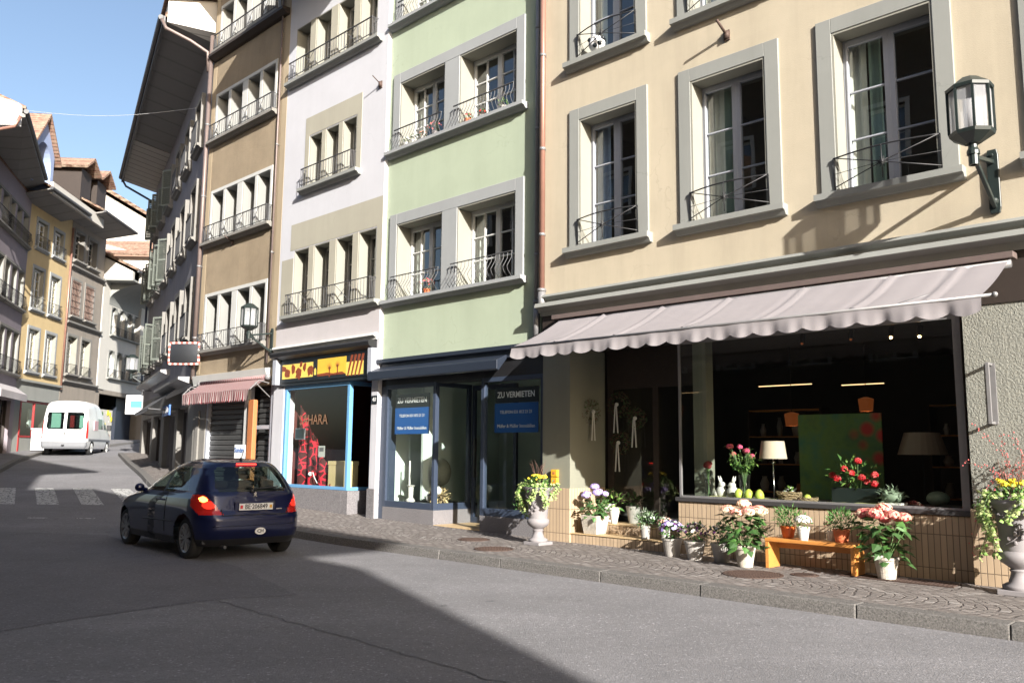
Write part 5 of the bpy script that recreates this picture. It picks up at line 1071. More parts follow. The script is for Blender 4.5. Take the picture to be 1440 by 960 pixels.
def hydrangea(name,s,o,z,label,kind,k=1.,heads=7,seed=1):
    global R; R=random.Random(seed)
    P=T(name,FM,s,o,z,label,'hydrangea','potted hydrangeas outside the flower shop'); P.scale=(k,)*3
    if kind=='violet': 
        b=MB(); a,c,h=.13,.17,.30
        b.add([(-a,-a,0),(a,-a,0),(a,a,0),(-a,a,0),(-c,-c,h),(c,-c,h),(c,c,h),(-c,c,h),(-c+.02,-c+.02,h),(c-.02,-c+.02,h),(c-.02,c-.02,h),(-c+.02,c-.02,h),(-c+.03,-c+.03,h-.04),(c-.03,-c+.03,h-.04),(c-.03,c-.03,h-.04),(-c+.03,c-.03,h-.04)],[(3,2,1,0),(0,1,5,4),(1,2,6,5),(2,3,7,6),(3,0,4,7),(4,5,9,8),(5,6,10,9),(6,7,11,10),(7,4,8,11),(12,13,14,15),(8,9,13,12),(9,10,14,13),(10,11,15,14),(11,8,12,15)]); b.build('pot','whitewash_wicker',P); H=.30; rr=.27; cz=.46
    else: pot_round(P,.10,.14,.27,'whitewash_wicker'); H=.27; rr=.36; cz=.55
    st=MB()
    for i in range(9): t=R.uniform(0,2*PI); q=R.uniform(.3,.9)*rr; st.tube([(0,0,H-.04),(q*.4*math.cos(t),q*.4*math.sin(t),H+.12),(q*math.cos(t),q*math.sin(t),cz+.1)],.006,4)
    st.build('stems','stem_green',P)
    b=MB(); big=kind!='violet'
    for i in range(130 if big else 90):
        t=R.uniform(0,2*PI); q=rr*R.uniform(.25,.95); zz=cz+R.uniform(-.30,.17)*(1.1 if big else .6); d=Vector((math.cos(t),math.sin(t),R.uniform(-.45,.45))); L=R.uniform(.11,.19)*(1 if big else .75)
        b.leaf((q*math.cos(t)*.75,q*math.sin(t)*.75,zz),d,(R.gauss(0,.25),R.gauss(0,.25),1),L,L*.72,R.choice((0,0,1)),R.uniform(.1,.5))
    b.build('leaves',['leaf_dark','leaf_mid'],P,smooth=False)
    f=MB(); ms={'pink':['pet_pink','pet_cream','pet_rose'],'salmon':['pet_pink','pet_rose','pet_cream'],'violet':['pet_violet','pet_lilac','pet_lilac']}[kind]
    pos=[(0,0,cz+.30)]+[(rr*.62*math.cos(2*PI*i/(heads-1)+seed),rr*.62*math.sin(2*PI*i/(heads-1)+seed),cz+.20+R.uniform(-.05,.05)) for i in range(heads-1)]
    for p in pos:
        r=R.uniform(.085,.115)*(1 if big else .75); f.ball((p[0],p[1],p[2]),r*.8,1,6,(1,1,.7)); w=R.choice(((0,0,1),(0,1,1),(0,2,1),(0,0,2))); petals(f,p,r,95,.017,w)
    f.build('flower_heads',ms,P); return P
hydrangea('hydrangea_pot',-3.60,.62,.13,'pink and cream hydrangea in a white wicker pot between pansies and bench','pink',.96,9,11)
hydrangea('hydrangea_pot',-5.36,.40,.13,'salmon hydrangea in a white wicker pot to the right of the bench','salmon',.99,8,23)
hydrangea('hydrangea_pot',-.42,-.17,.292,'violet-blue hydrangea in a square white pot on the entrance step','violet',1.,6,5)
def small_plant(name,s,o,z,label,cat,pot,leafm,flower,r0=.07,r1=.10,h=.19,cr=.15,nf=60,nl=170,L=.05,w=.02,seed=3,group='small potted plants outside the flower shop',fs=.016,up=.6,shell=.4):
    global R; R=random.Random(seed); P=T(name,FM,s,o,z,label,cat,group); pot_round(P,r0,r1,h,pot); b=MB(); lf(b,(0,0,h+cr*.55),cr,nl,L,w,[0,1],up,(1,1,.75),shell); b.build('leaves',leafm,P)
    if flower:
        f=MB()
        for _ in range(nf):
            d=Vector((R.gauss(0,1),R.gauss(0,1),abs(R.gauss(0,1))+.2)).normalized(); p=Vector((0,0,h+cr*.5))+Vector((d.x*cr*1.02,d.y*cr*1.02,d.z*cr*.85)); a=d.orthogonal().normalized(); c=d.cross(a); mm=R.randrange(len(flower))
            f.add([p+d*.004]+[p+(a*math.cos(2*PI*i/5)+c*math.sin(2*PI*i/5))*fs*R.uniform(.8,1.2)+d*.004 for i in range(5)],[(0,i,i%5+1) for i in range(1,6)],mm)
        f.build('flowers',flower,P)
    return P
small_plant('potted_plant',-1.50,-.08,.292,'wispy white-flowered plant in a grey pot, left one on the step','plant','zinc_pot',['leaf_grey','leaf_mid'],['pet_white','leaf_grey'],.06,.075,.20,.17,70,200,.09,.014,31,fs=.014,up=1.)
small_plant('potted_plant',-1.86,-.10,.292,'small white-flowered plant in a white pot, right one on the step','plant','white_ceramic',['leaf_grey','leaf_mid'],['pet_white','pet_pink'],.055,.07,.18,.13,60,130,.06,.02,32)
small_plant('pansy_pot',-2.28,.36,.13,'purple and white pansies in a zinc pot nearest the doorway','pansies','zinc_pot',['leaf_dark','leaf_mid'],['pet_purple','pet_white','pet_violet'],.10,.145,.26,.19,75,150,.06,.03,33,'pansies in zinc pots',.026)
small_plant('pansy_pot',-2.72,.45,.13,'white and dark pansies in the middle zinc pot of three','pansies','zinc_pot',['leaf_dark','leaf_mid'],['pet_purple','pet_white','pet_white'],.10,.145,.26,.19,60,160,.06,.03,34,'pansies in zinc pots',.024)
small_plant('pansy_pot',-3.12,.40,.13,'mostly dark leafy pansies in a zinc pot beside the pink hydrangea','pansies','zinc_pot',['leaf_dark','leaf_dark'],['pet_white','pet_purple'],.10,.145,.26,.19,30,170,.06,.03,35,'pansies in zinc pots',.024)
# bench
h=T('wooden_bench',FM,-4.42,.33,.13,'low orange-brown wooden bench carrying three flower pots','bench'); b=MB(); b.box(-.60,.60,-.15,.17,.345,.39); b.build('seat','orange_wood',h,bevel=.008); 
for x in (-.57,.57):
    b=MB(); b.prism([(-.145,0),(.165,0),(.165,.343),(-.145,.343)],0,x-.026,x+.026); b.build('leg','orange_wood',h,bevel=.006)
b=MB(); b.box(-.54,.54,-.12,-.09,.25,.343); b.build('rail','orange_wood',h)
small_plant('potted_plant',-4.06,.30,.521,'bushy green plant in a glazed orange pot on the left of the bench','plant','glazed_orange',['leaf_mid','leaf_mid'],None,.07,.095,.16,.19,0,420,.06,.016,36,up=.9)
small_plant('potted_plant',-4.33,.42,.521,'white flowers in a white pot on the bench','plant','white_ceramic',['leaf_mid','leaf_light'],['pet_white','pet_white'],.055,.08,.17,.11,90,80,.05,.02,37,fs=.02)
small_plant('potted_plant',-4.78,.30,.521,'bushy green plant in a terracotta pot on the right of the bench','plant','terracotta',['leaf_mid','leaf_mid'],None,.075,.10,.16,.19,0,420,.06,.016,38,up=.9)
small_plant('potted_plant',-4.62,.20,.521,'tiny white pot with dry blossoms tucked behind the terracotta pot','plant','white_ceramic',['leaf_dark','leaf_red'],['pet_cream','pet_pink'],.05,.065,.12,.10,14,60,.05,.016,39)
# entrance pots on the upper step
small_plant('potted_plant',-.57,-.50,.452,'white vase-shaped pot with sparse green leaves on the upper step','plant','white_ceramic',['leaf_light','leaf_mid'],None,.05,.10,.26,.16,0,40,.12,.04,40)
small_plant('potted_plant',-.25,-.78,.452,'pink blossoms in a white pot deep in the doorway','plant','white_ceramic',['leaf_dark','leaf_mid'],['pet_pink','pet_cream'],.08,.12,.30,.18,30,80,.08,.03,41)
small_plant('potted_plant',-.75,-.80,.452,'shaded pot with one pale flower far back in the doorway','plant','zinc_pot',['leaf_dark','leaf_dark'],['pet_white','pet_rose'],.08,.12,.28,.16,1,60,.08,.03,42)
# --- urns
def urn(s,o,label,k=1.,ivy=1,seed=50,vine_side=1,plinth=True,dark=False):
    global R; R=random.Random(seed); p=FM.w(s,o); P=T('garden_urn',FM,s,o,zg(p.y)+.13,label,'urn','grey garden urns by the flower shop'); P.scale=(k,)*3
    b=MB(); b.box(-.17,.17,-.17,.17,0,.05); b.build('base_slab','lead_grey' if dark else 'urn_grey',P,bevel=.006)
    prof=[(.001,.05),(.15,.05),(.16,.07),(.155,.09),(.10,.12),(.085,.17),(.075,.21),(.09,.235),(.075,.25),(.10,.27),(.16,.31),(.185,.36),(.18,.40),(.15,.425),(.155,.45),(.165,.60),(.18,.75),(.205,.86),(.235,.88),(.245,.90),(.24,.925),(.20,.92),(.19,.86),(.001,.85)]
    b=MB(); b.lathe(prof,n=32); body=b.build('bowl','lead_grey' if dark else 'urn_grey',P,smooth=True)
    mod=body.modifiers.new('e','EDGE_SPLIT'); mod.split_angle=rad(50)
    v=MB(); pts=[]
    for i in range(22): t=i/21; a=rad(60)+.9*math.sin(t*4); r=.168+.03*t; pts.append((r*math.cos(a)*1.02,r*math.sin(a)*1.02,.48+.36*t))
    v.tube(pts,.006,4)
    for i in range(3,20,3):
        q=Vector(pts[i]); n=Vector((q.x,q.y,0)).normalized(); 
        for sgn in (-1,1): v.ball(q+Vector((0,0,.02*sgn))+n.cross(Vector((0,0,1)))*.03*sgn,.02,n=5,sq=(1,1,1.2))
    v.build('vine_relief','lead_grey' if not dark else 'iron_grey',body)
    b=MB(); lf(b,(0,0,.96),.22,260,.06,.032,[0,1],.5,(1.15,1.15,.6),.2); b.build('leaves',['leaf_mid','leaf_light'],P)
    f=MB()
    for i in range(34): a=R.uniform(0,2*PI); q=R.uniform(0,.17); petals(f,(q*math.cos(a),q*math.sin(a),1.07+R.uniform(-.02,.05)),.02,9,.014,0)
    f.build('yellow_flowers','pet_yellow',P)
    iv=MB(); stv=MB(); 
    for i in range(ivy):
        a=rad(R.uniform(-30,210)) if i%2 else (rad(R.uniform(150,215)) if vine_side<0 else rad(R.uniform(-25,60))); L=R.uniform(.35,.75)*(1 if i%2==0 else .55); pts=[]; m_=16
        for j in range(m_+1):
            t=j/m_; r=.17+.14*min(1,t*3)+.05*math.sin(i+t*5); pts.append(Vector((r*math.cos(a+.25*math.sin(t*3+i)),r*math.sin(a+.25*math.sin(t*3+i)),.94+.05*math.sin(min(1,t*3)*PI)-L*max(0,t-.15))))
        stv.tube(pts,.004,4)
        for q in pts[1:]:
            for _ in range(4):
                d=Vector((R.gauss(0,1),R.gauss(0,1),R.uniform(-1,.3))); iv.leaf(q+d.normalized()*.015,d,(math.cos(a),math.sin(a),.5),R.uniform(.04,.065),R.uniform(.03,.05),R.choice((0,1,1)),.2)
    iv.build('trailing_ivy',['leaf_light','leaf_pale'],P); stv.build('ivy_stems','stem_green',P)
    tw=MB()
    for i in range(14 if k<1.05 else 12):
        a=R.uniform(0,2*PI); hgt=R.uniform(.22,.42)*(1 if not dark else 1.7); sp=R.uniform(.05,.14)*(1 if not dark else 3); pts=[]; cu=R.uniform(.5,2.)
        for j in range(9): t=j/8; pts.append((.05*math.cos(a)+sp*t*math.cos(a+cu*t),.05*math.sin(a)+sp*t*math.sin(a+cu*t),.95+hgt*math.sin(t*(1.5 if not dark else 2.2))))
        tw.tube(pts,[.006-.0005*j for j in range(9)],4)
        if dark:
            for q in pts[3:]: tw.ball(Vector(q)+Vector((R.gauss(0,.02),R.gauss(0,.02),R.gauss(0,.02))),.009,1,4)
    tw.build('twigs',['stem_brown','pet_rose'],P); return P
plain('urn_grey',(.225,.21,.218),.75,var=.16,scale=5,bump=.15)
urn(.10,.66,'slim pale grey urn with ivy and yellow flowers left of the entrance',1.0,9,50,1)
urn(-6.80,.45,'large grey urn with yellow flowers and red berry twigs at the right edge',1.10,10,77,1,dark=False)
# berry twigs of the right urn belong to a second spray
h=T('berry_branches',FM,-6.82,.22,1.25,'thin arching branches with red berries against the rough pier','branches'); b=MB(); R=random.Random(9)
for i in range(15):
    a=R.uniform(-.2,1.0)*R.choice((1,1,-.6)); L=R.uniform(.4,.95); pts=[]; cu=R.uniform(-1.2,1.6)
    for j in range(13): t=j/12; pts.append((L*t*math.sin(a+cu*t)*.8,.05*math.sin(t*5+i),L*t*math.cos(a+cu*t*1.3)))
    b.tube(pts,[.0045-.00025*j for j in range(13)],4)
    for q in pts[4:]:
        for _ in range(2): b.ball(Vector(q)+Vector((R.gauss(0,.02),R.gauss(0,.012),R.gauss(0,.02))),.008,1,4)
b.build('twigs',['stem_brown','pet_rose'],h)
# --- window-sill pots of the green house and the ball on the yellow house
def sillpot(s,z,label,mat,leafm,fl,seed,r=.07,h=.12,cr=.09):
    small_plant('window_sill_pot',s,-.09,z,label,'plant',mat,leafm,fl,r*.8,r,h,cr,26,60,.05,.02,seed,'pots on the window sills of the green house',.018)
sillpot(4.75,8.22,'white pot at the left end of the upper green house sill','white_ceramic',['leaf_grey','leaf_mid'],['pet_white'],61)
sillpot(4.50,8.22,'white pot with pale plant, second on the upper green house sill','white_ceramic',['leaf_grey','leaf_grey'],['pet_white'],62)
sillpot(4.20,8.22,'pot with reddish plant in the middle of the left upper sill','zinc_pot',['leaf_mid','leaf_dark'],['pet_pink'],63)
sillpot(3.80,8.22,'tall leafy pot at the right end of the left upper sill','lead_grey',['leaf_dark','leaf_mid'],['pet_rose'],64,cr=.17)
sillpot(2.78,8.22,'orange-red pot at the left of the right upper sill','terracotta',['leaf_mid','leaf_light'],['pet_red'],65)
sillpot(2.35,8.22,'small pot with red flowers on the right upper sill','zinc_pot',['leaf_dark','leaf_mid'],['pet_red'],66,.05,.09,.08)
sillpot(1.75,8.22,'bright green plant at the right end of the upper sill','zinc_pot',['leaf_light','leaf_mid'],None,67,.07,.10,.12)
sillpot(3.95,4.87,'dried reddish plant on the lower left sill of the green house','terracotta',['leaf_pale','stem_brown'],['pet_rose'],68,.07,.10,.17)
h=T('patterned_bundle',FM,-.62,-.02,8.66,'round black-and-white patterned ball behind the upper window railing','ball'); b=MB(); b.ball((0,0,.1),.15,0,10); 
for i in range(10): t=i*.63; b.ball((.13*math.cos(t),.11*math.sin(t),.1+.08*math.sin(t*2.3)),.045,1,5)
b.build('ball',['sign_white','sign_black'],h,smooth=True)
# ================================================================ FLOWER SHOP WINDOW DISPLAY
ZS=.956
def vase(name,s,o,label,r,hh,flower,fm,n,fr_,seed,fh=.25,leafy=0):
    global R; R=random.Random(seed); P=T(name,FM,s,o,ZS,label,'vase'); b=MB(); b.lathe([(.001,.004),(r*.8,.004),(r,hh),(r*.97,hh),(r*.77,.02),(.001,.02)],n=20); b.build('glass','clear_glass',P,smooth=True)
    st=MB(); f=MB(); l=MB()
    for i in range(n):
        a=R.uniform(0,2*PI); q=R.uniform(.2,1)*fr_; top=(q*math.cos(a),q*math.sin(a)*.6,hh+fh*R.uniform(.6,1.)); st.tube([(-.4*r*math.cos(a),-.4*r*math.sin(a),.02),(r*.5*math.cos(a),r*.5*math.sin(a),hh),top],.005,4)
        if i<flower: f.ball(top,R.uniform(.03,.042),R.randrange(len(fm)),6); petals(f,top,.034,24,.022,R.randrange(len(fm)),1)
        if leafy:
            for _ in range(leafy): t=R.uniform(.25,1.1); l.leaf((top[0]*t,top[1]*t,hh+(top[2]-hh)*t*R.uniform(.5,1)),(R.gauss(0,1),R.gauss(0,1),R.gauss(0,.6)),(0,0,1),R.uniform(.05,.09),R.uniform(.025,.04),R.randrange(2),.2)
    st.build('stems','stem_green',P); f.build('flowers',fm,P)
    if leafy: l.build('leaves',['leaf_mid','leaf_light'],P)
    return P
vase('glass_vase',-2.44,-.42,'narrow glass vase with dried dark red flower heads by the door',.07,.40,7,['dried_red'],9,.10,71,.13)
vase('glass_vase',-3.0,-.50,'glass vase with pink roses and leafy green branches behind the eggs',.085,.36,7,['pet_magenta','pet_rose'],22,.30,72,.42,14)
def rabbit(s,o,label,rz=0,k=1.):
    h=T('rabbit_figurine',FM,s,o,ZS,label,'figurine','white ceramic rabbits in the shop window',rz); h.scale=(k,)*3; b=MB(); b.ball((0,0,.09),.085,0,10,(1,.8,1.1)); b.ball((-.01,.0,.19),.055,0,8,(1.05,.85,.9)); b.ball((.07,0,.06),.06,0,8); b.ball((-.055,0,.185),.022,0,6)
    for y in (-.018,.02): b.tube([(.005,y,.22),(.02,y*1.3,.27),(.035,y*1.5,.32)],[.010,.016,.004],6)
    b.ball((.13,0,.05),.02,0,5); b.build('body','white_ceramic',h,smooth=True)
rabbit(-2.66,-.42,'white ceramic rabbit with raised ears facing left',0,1.05); rabbit(-2.87,-.38,'white ceramic rabbit half hidden behind the tall vase',PI,1.05)
for i,(s,l) in enumerate(((-3.04,'leftmost of the three lime green eggs'),(-3.20,'middle one of the three lime green eggs'),(-3.37,'rightmost of the three lime green eggs'))):
    h=T('green_egg',FM,s,-.25,ZS,l,'egg','lime green eggs in a row'); b=MB(); b.lathe([(.001,0),(.045,.012),(.066,.05),(.064,.09),(.048,.13),(.022,.158),(.001,.163)],n=20); b.build('egg','egg_green',h,smooth=True)
h=T('table_lamp',FM,-3.36,-.72,ZS,'table lamp with beige drum shade and thin chrome stem','lamp'); b=MB(); b.lathe([(.001,0),(.09,0),(.09,.015),(.012,.03),(.010,.52),(.022,.53),(.022,.56),(.010,.57),(.010,.62),(.001,.62)],n=16); b.build('stem','chrome',h,smooth=True); b=MB(); b.lathe([(.20,.60),(.165,.86)],n=28); b.build('lamp_shade','lampshade',h,smooth=True)
def nest(s,o,label,r,k,egg):
    global R; R=random.Random(int(-s*100)); h=T('bird_nest',FM,s,o,ZS,label,'nest','woven straw nests with eggs'); b=MB()
    for i in range(110):
        a=R.uniform(0,2*PI); q=r*R.uniform(.7,1.05); z=R.uniform(0,.9)*r*k; pts=[]
        for j in range(5): t=a+j*.28; w=q*(.75+.35*z/(r*k)); pts.append((w*math.cos(t),w*math.sin(t),max(.005,z+R.uniform(-.02,.02))))
        b.tube(pts,.006,4)
    b.lathe([(.001,.002),(r*.7,.002),(r*.95,r*k*.8),(r*.7,r*k*.7),(.001,.03)],n=16); b.build('straw','straw',h)
    if egg: e=MB(); e.ball((0,.02,r*k*.75),.055,0,8,(1,1,1.2)); e.build('egg','egg_green',h,smooth=True)
    else: e=MB(); lf(e,(0,0,r*k*.9),.09,40,.05,.03,[0,1]); e.build('filling',['leaf_light','ribbon'],h)
nest(-3.74,-.42,'larger straw nest filled with white feathers and green leaves',.17,.85,0); nest(-4.06,-.33,'small flat straw nest holding one green egg',.13,.55,1)
h=T('moss_runner',FM,-3.75,-.3,ZS+.002,'wrinkled lime moss cloth running along the shop ledge','cloth'); b=MB(); v=[]; R=random.Random(4)
for i in range(61):
    x=1.55-3.05*i/60; w=.09+.05*math.sin(x*3.1)
    for j in range(7): y=-w+2*w*j/6; v.append((x,y+.03*math.sin(x*5),.012+.016*math.sin(x*17+j)+.012*math.sin(x*31+j*2)))
b.add(v,[(i*7+j,(i+1)*7+j,(i+1)*7+j+1,i*7+j+1) for i in range(60) for j in range(6)]); b.build('cloth','moss_fabric',h,smooth=True)
# red roses arrangement
R=random.Random(8); h=T('rose_arrangement',FM,-4.66,-.52,ZS,'low arrangement of bright red roses with lime leaves in a dark planter','flowers'); b=MB(); b.box(-.32,.30,-.14,.10,0,.22); b.build('planter','dark_green_metal',h)
b=MB(); f=MB(); st=MB()
for (x,z) in ((.30,.38),(.20,.34),(.02,.42),(-.14,.36),(-.16,.30),(-.30,.40),(-.27,.28),(.10,.47),(-.05,.58)):
    y=R.uniform(.02,.16); f.ball((x,y,z),.036,0,6); petals(f,(x,y,z),.04,30,.026,[0,0,1],1); st.tube([(x*.4,0,.2),(x,y,z)],.005,4)
lf(b,(0,.04,.42),.34,90,.09,.035,[0,1],.3,(1,.45,.6),.3); b.build('leaves',['leaf_mid','leaf_light'],h); f.build('roses',['pet_red','pet_rose'],h); st.build('stems','stem_green',h)
# painting on an easel
h=T('flower_painting',FM,-3.93,-1.6,.50,'large unframed green canvas with blurred red blossoms inside the shop','painting'); b=MB(); b.box(-.70,.58,-.03,0,.45,1.74); b.build('canvas','flower_painting',h); b=MB(); b.bar((-.4,-.06,0),(-.2,-.05,1.6),.03); b.bar((.3,-.06,0),(.1,-.05,1.6),.03); b.bar((-.5,-.05,.43),(.4,-.05,.43),.03); b.build('easel','dark_wood',h)
h=T('floor_lamp',FM,-5.05,-2.0,.455,'dim floor lamp with a wide pleated shade at the right of the shop','lamp'); b=MB(); b.lathe([(.001,0),(.14,0),(.14,.02),(.014,.04),(.014,1.25),(.001,1.25)],n=12); b.build('stem','black_iron',h); b=MB(); b.lathe([(.34,1.18),(.24,1.5)],n=24); b.build('lamp_shade','lampshade',h)
for i,(s,l) in enumerate(((-5.17,'round grey-green succulent in a white dish'),(-5.73,'pale grey-green gourd at the right end of the ledge'))):
    h=T('table_ornament',FM,s,-.42,ZS,l,'succulent' if i==0 else 'gourd'); b=MB(); b.ball((0,0,.13),.13,0,8,(1.1,1,.7)); b.build('body','leaf_grey',h,smooth=True)
    if i==0: b=MB(); b.lathe([(.001,0),(.17,0),(.18,.055),(.16,.055),(.15,.02),(.001,.02)],n=24); b.build('dish','white_ceramic',h); b=MB(); lf(b,(0,0,.13),.14,60,.08,.035,[0],.6,(1,1,.7),.7); b.build('leaves','leaf_grey',h)
# lamps and strips inside the shop
for s,o,z,l in ((-2.86,-2.4,2.22,'glowing amber pendant lamp left of the painting'),(-3.95,-2.8,2.45,'small glowing amber pendant lamp above the painting')):
    h=T('pendant_lamp',FM,s,o,z,l,'lamp','amber pendant lamps inside the flower shop'); b=MB(); b.tube([(0,0,.12),(0,0,3.44-z)],.006,4); b.build('cord','black_iron',h); b=MB(); b.lathe([(.10,-.12),(.12,.08),(.03,.11)],n=16); b.build('lamp_shade','bulb_dim',h); b=MB(); b.ball((0,0,-.06),.028,n=6); b.build('bulb','bulb_warm',h)
for s,o,z,l in ((-4.60,-.75,3.40,'first ceiling spotlight from the left behind the awning'),(-5.15,-.75,3.38,'second ceiling spotlight behind the awning'),(-5.52,-.75,3.36,'third ceiling spotlight close to the pier'),(-3.88,-.75,3.40,'ceiling spotlight near the middle of the shop window')):
    h=T('ceiling_spotlight',FM,s,o,z,l,'spotlight','spotlights along the shop ceiling'); b=MB(); b.tube([(0,0,.08),(0,0,-.02)],.01,6); b.tube([(0,0,-.02),(0,.05,-.16)],.04,10); b.build('housing','black_iron',h); b=MB(); b.ball((0,.052,-.165),.02,n=5); b.build('bulb','bulb_warm' if s in (-5.15,-5.52) else 'bulb_dim',h)
for s,L,z,l in ((-2.36,1.0,2.85,'thin warm strip light left inside the shop'),(-3.75,.7,2.80,'thin warm strip light right inside the shop')):
    h=T('strip_light',FM,s,-3.2,z,l,'light','strip lights inside the flower shop'); b=MB(); b.box(-L/2,L/2,-.02,.02,0,.012); b.build('tube','tube_strip',h); b=MB(); b.box(-L/2,L/2,-.03,.03,.013,.05); b.build('housing','dark_wood',h)
R=random.Random(12)
for s_,l in ((-2.2,'dim shelf unit with pale vases deep inside the shop on the left'),(-5.4,'dim shelf unit with pale vases deep inside the shop on the right')):
    h=T('shelf_unit',FM,s_,-3.6,.455,l,'shelf')
    for x in (-.7,.7): b=MB(); b.box(x-.02,x+.02,-.18,.18,0,2.0); b.build('upright','dark_wood',h)
    for z in (.5,1.0,1.5,1.98): b=MB(); b.box(-.68,.68,-.18,.18,z-.02,z); b.build('shelf','orange_wood',h)
    for z in (.5,1.0,1.5):
        for k in range(4):
            q=FM.w(s_-.5+k*.33,-3.6); v_=empty('shelf_vase',(q.x,q.y,.455+z),FM.rot,'pale vase standing on a shelf deep inside the flower shop','vase','vases on the shelves deep inside the flower shop'); b=MB(); r=R.uniform(.05,.1); hh=R.uniform(.15,.35); b.lathe([(.001,.001),(r*.7,.001),(r,hh*.5),(r*.5,hh*.9),(r*.6,hh),(.001,hh*.95)],n=12); b.build('body',R.choice(['white_ceramic','zinc_pot','terracotta','grey_trim']),v_,smooth=True)
# wreaths
def wreath(s,o,z,label,r,rz,bow=True,seed=1):
    global R; R=random.Random(seed); h=T('door_wreath',FM,s,o,z,label,'wreath','wreaths hung in the entrance',rz); b=MB()
    for i in range(260):
        a=R.uniform(0,2*PI); q=R.uniform(0,2*PI); rr=r+.05*math.cos(q); b.leaf((rr*math.cos(a),.05*math.sin(q)+.03,rr*math.sin(a)),(R.gauss(0,1),R.gauss(0,1),R.gauss(0,1)),(0,1,0),.05,.014,R.randrange(2),.1)
    b.build('foliage',['leaf_dark','stem_brown'],h)
    if bow:
        c=MB(); c.ball((0,.09,-.0),.035,0,6)
        for k in (-1,1):
            for j in range(8): z0=-.06*j; c.quad((k*.012+.01*j*k*.4,.1,z0-.02),(k*.012+.01*j*k*.4+.03,.1,z0-.02),(k*.012+.01*(j+1)*k*.4+.03,.1,z0-.08),(k*.012+.01*(j+1)*k*.4,.1,z0-.08))
        c.build('ribbon','ribbon',h)
wreath(-.005,-.55,2.33,'dark wreath with a long pale ribbon on the side wall of the entrance',.17,PI/2,True,2)
wreath(-.33,-1.0,2.47,'wreath with a white bow hanging on the shop door, upper one',.17,0,True,3); wreath(-.72,-1.0,2.22,'wreath with white looped ribbon on the shop door, right one',.13,0,True,4); wreath(-.36,-1.0,1.80,'wreath with a white bow on the shop door, lower one',.15,0,True,5)
# items in the empty shop windows
h=T('dried_bouquet',FM,3.95,-.55,.57,'straw-coloured dried flower bundle with a white blossom in the left shop window','flowers'); R=random.Random(3); b=MB(); lf(b,(0,0,.14),.26,260,.10,.03,[0,1],.3,(1,.7,.6),.2); b.build('straw',['straw','kraft_box'],h); b=MB(); b.ball((-.1,.14,.26),.09,0,8); b.ball((.3,.0,.1),.09,0,8); b.build('blossom','pet_white',h,smooth=True)
h=T('white_stand',FM,4.75,-.45,.57,'small white pedestal with candle posts in the left shop window','stand'); b=MB(); b.lathe([(.001,0),(.10,0),(.10,.04),(.05,.08),(.06,.3),(.1,.34),(.001,.35)],n=16); b.build('pedestal','white_ceramic',h); b=MB(); b.tube([(.05,0,.3),(.05,0,.85)],.02,8); b.build('candle','pet_white',h)
h=T('large_dried_head',FM,4.25,-.85,.57,'big round grey dried seed head standing in the left shop window','decoration'); b=MB(); b.tube([(0,0,0),(0,0,.5)],.02,6); b.build('stalk','stem_brown',h); b=MB(); b.ball((0,0,.62),.24,0,12,(.9,.9,1.2)); plain('grey_felt',(.22,.23,.19),.95,var=.3,scale=16,bump=.8); b.build('head','grey_felt',h,smooth=True)
h=T('moss_arrangement',FM,1.35,-.5,.55,'dim arrangement of moss and a white ball in the right shop window','decoration'); b=MB(); lf(b,(.15,0,.10),.22,160,.08,.02,[0,1],.5,(1.3,.7,.6),.3); b.build('moss',['leaf_mid','straw'],h); b=MB(); b.ball((-.12,.1,.10),.08,0,8); b.build('ball','white_ceramic',h,smooth=True)
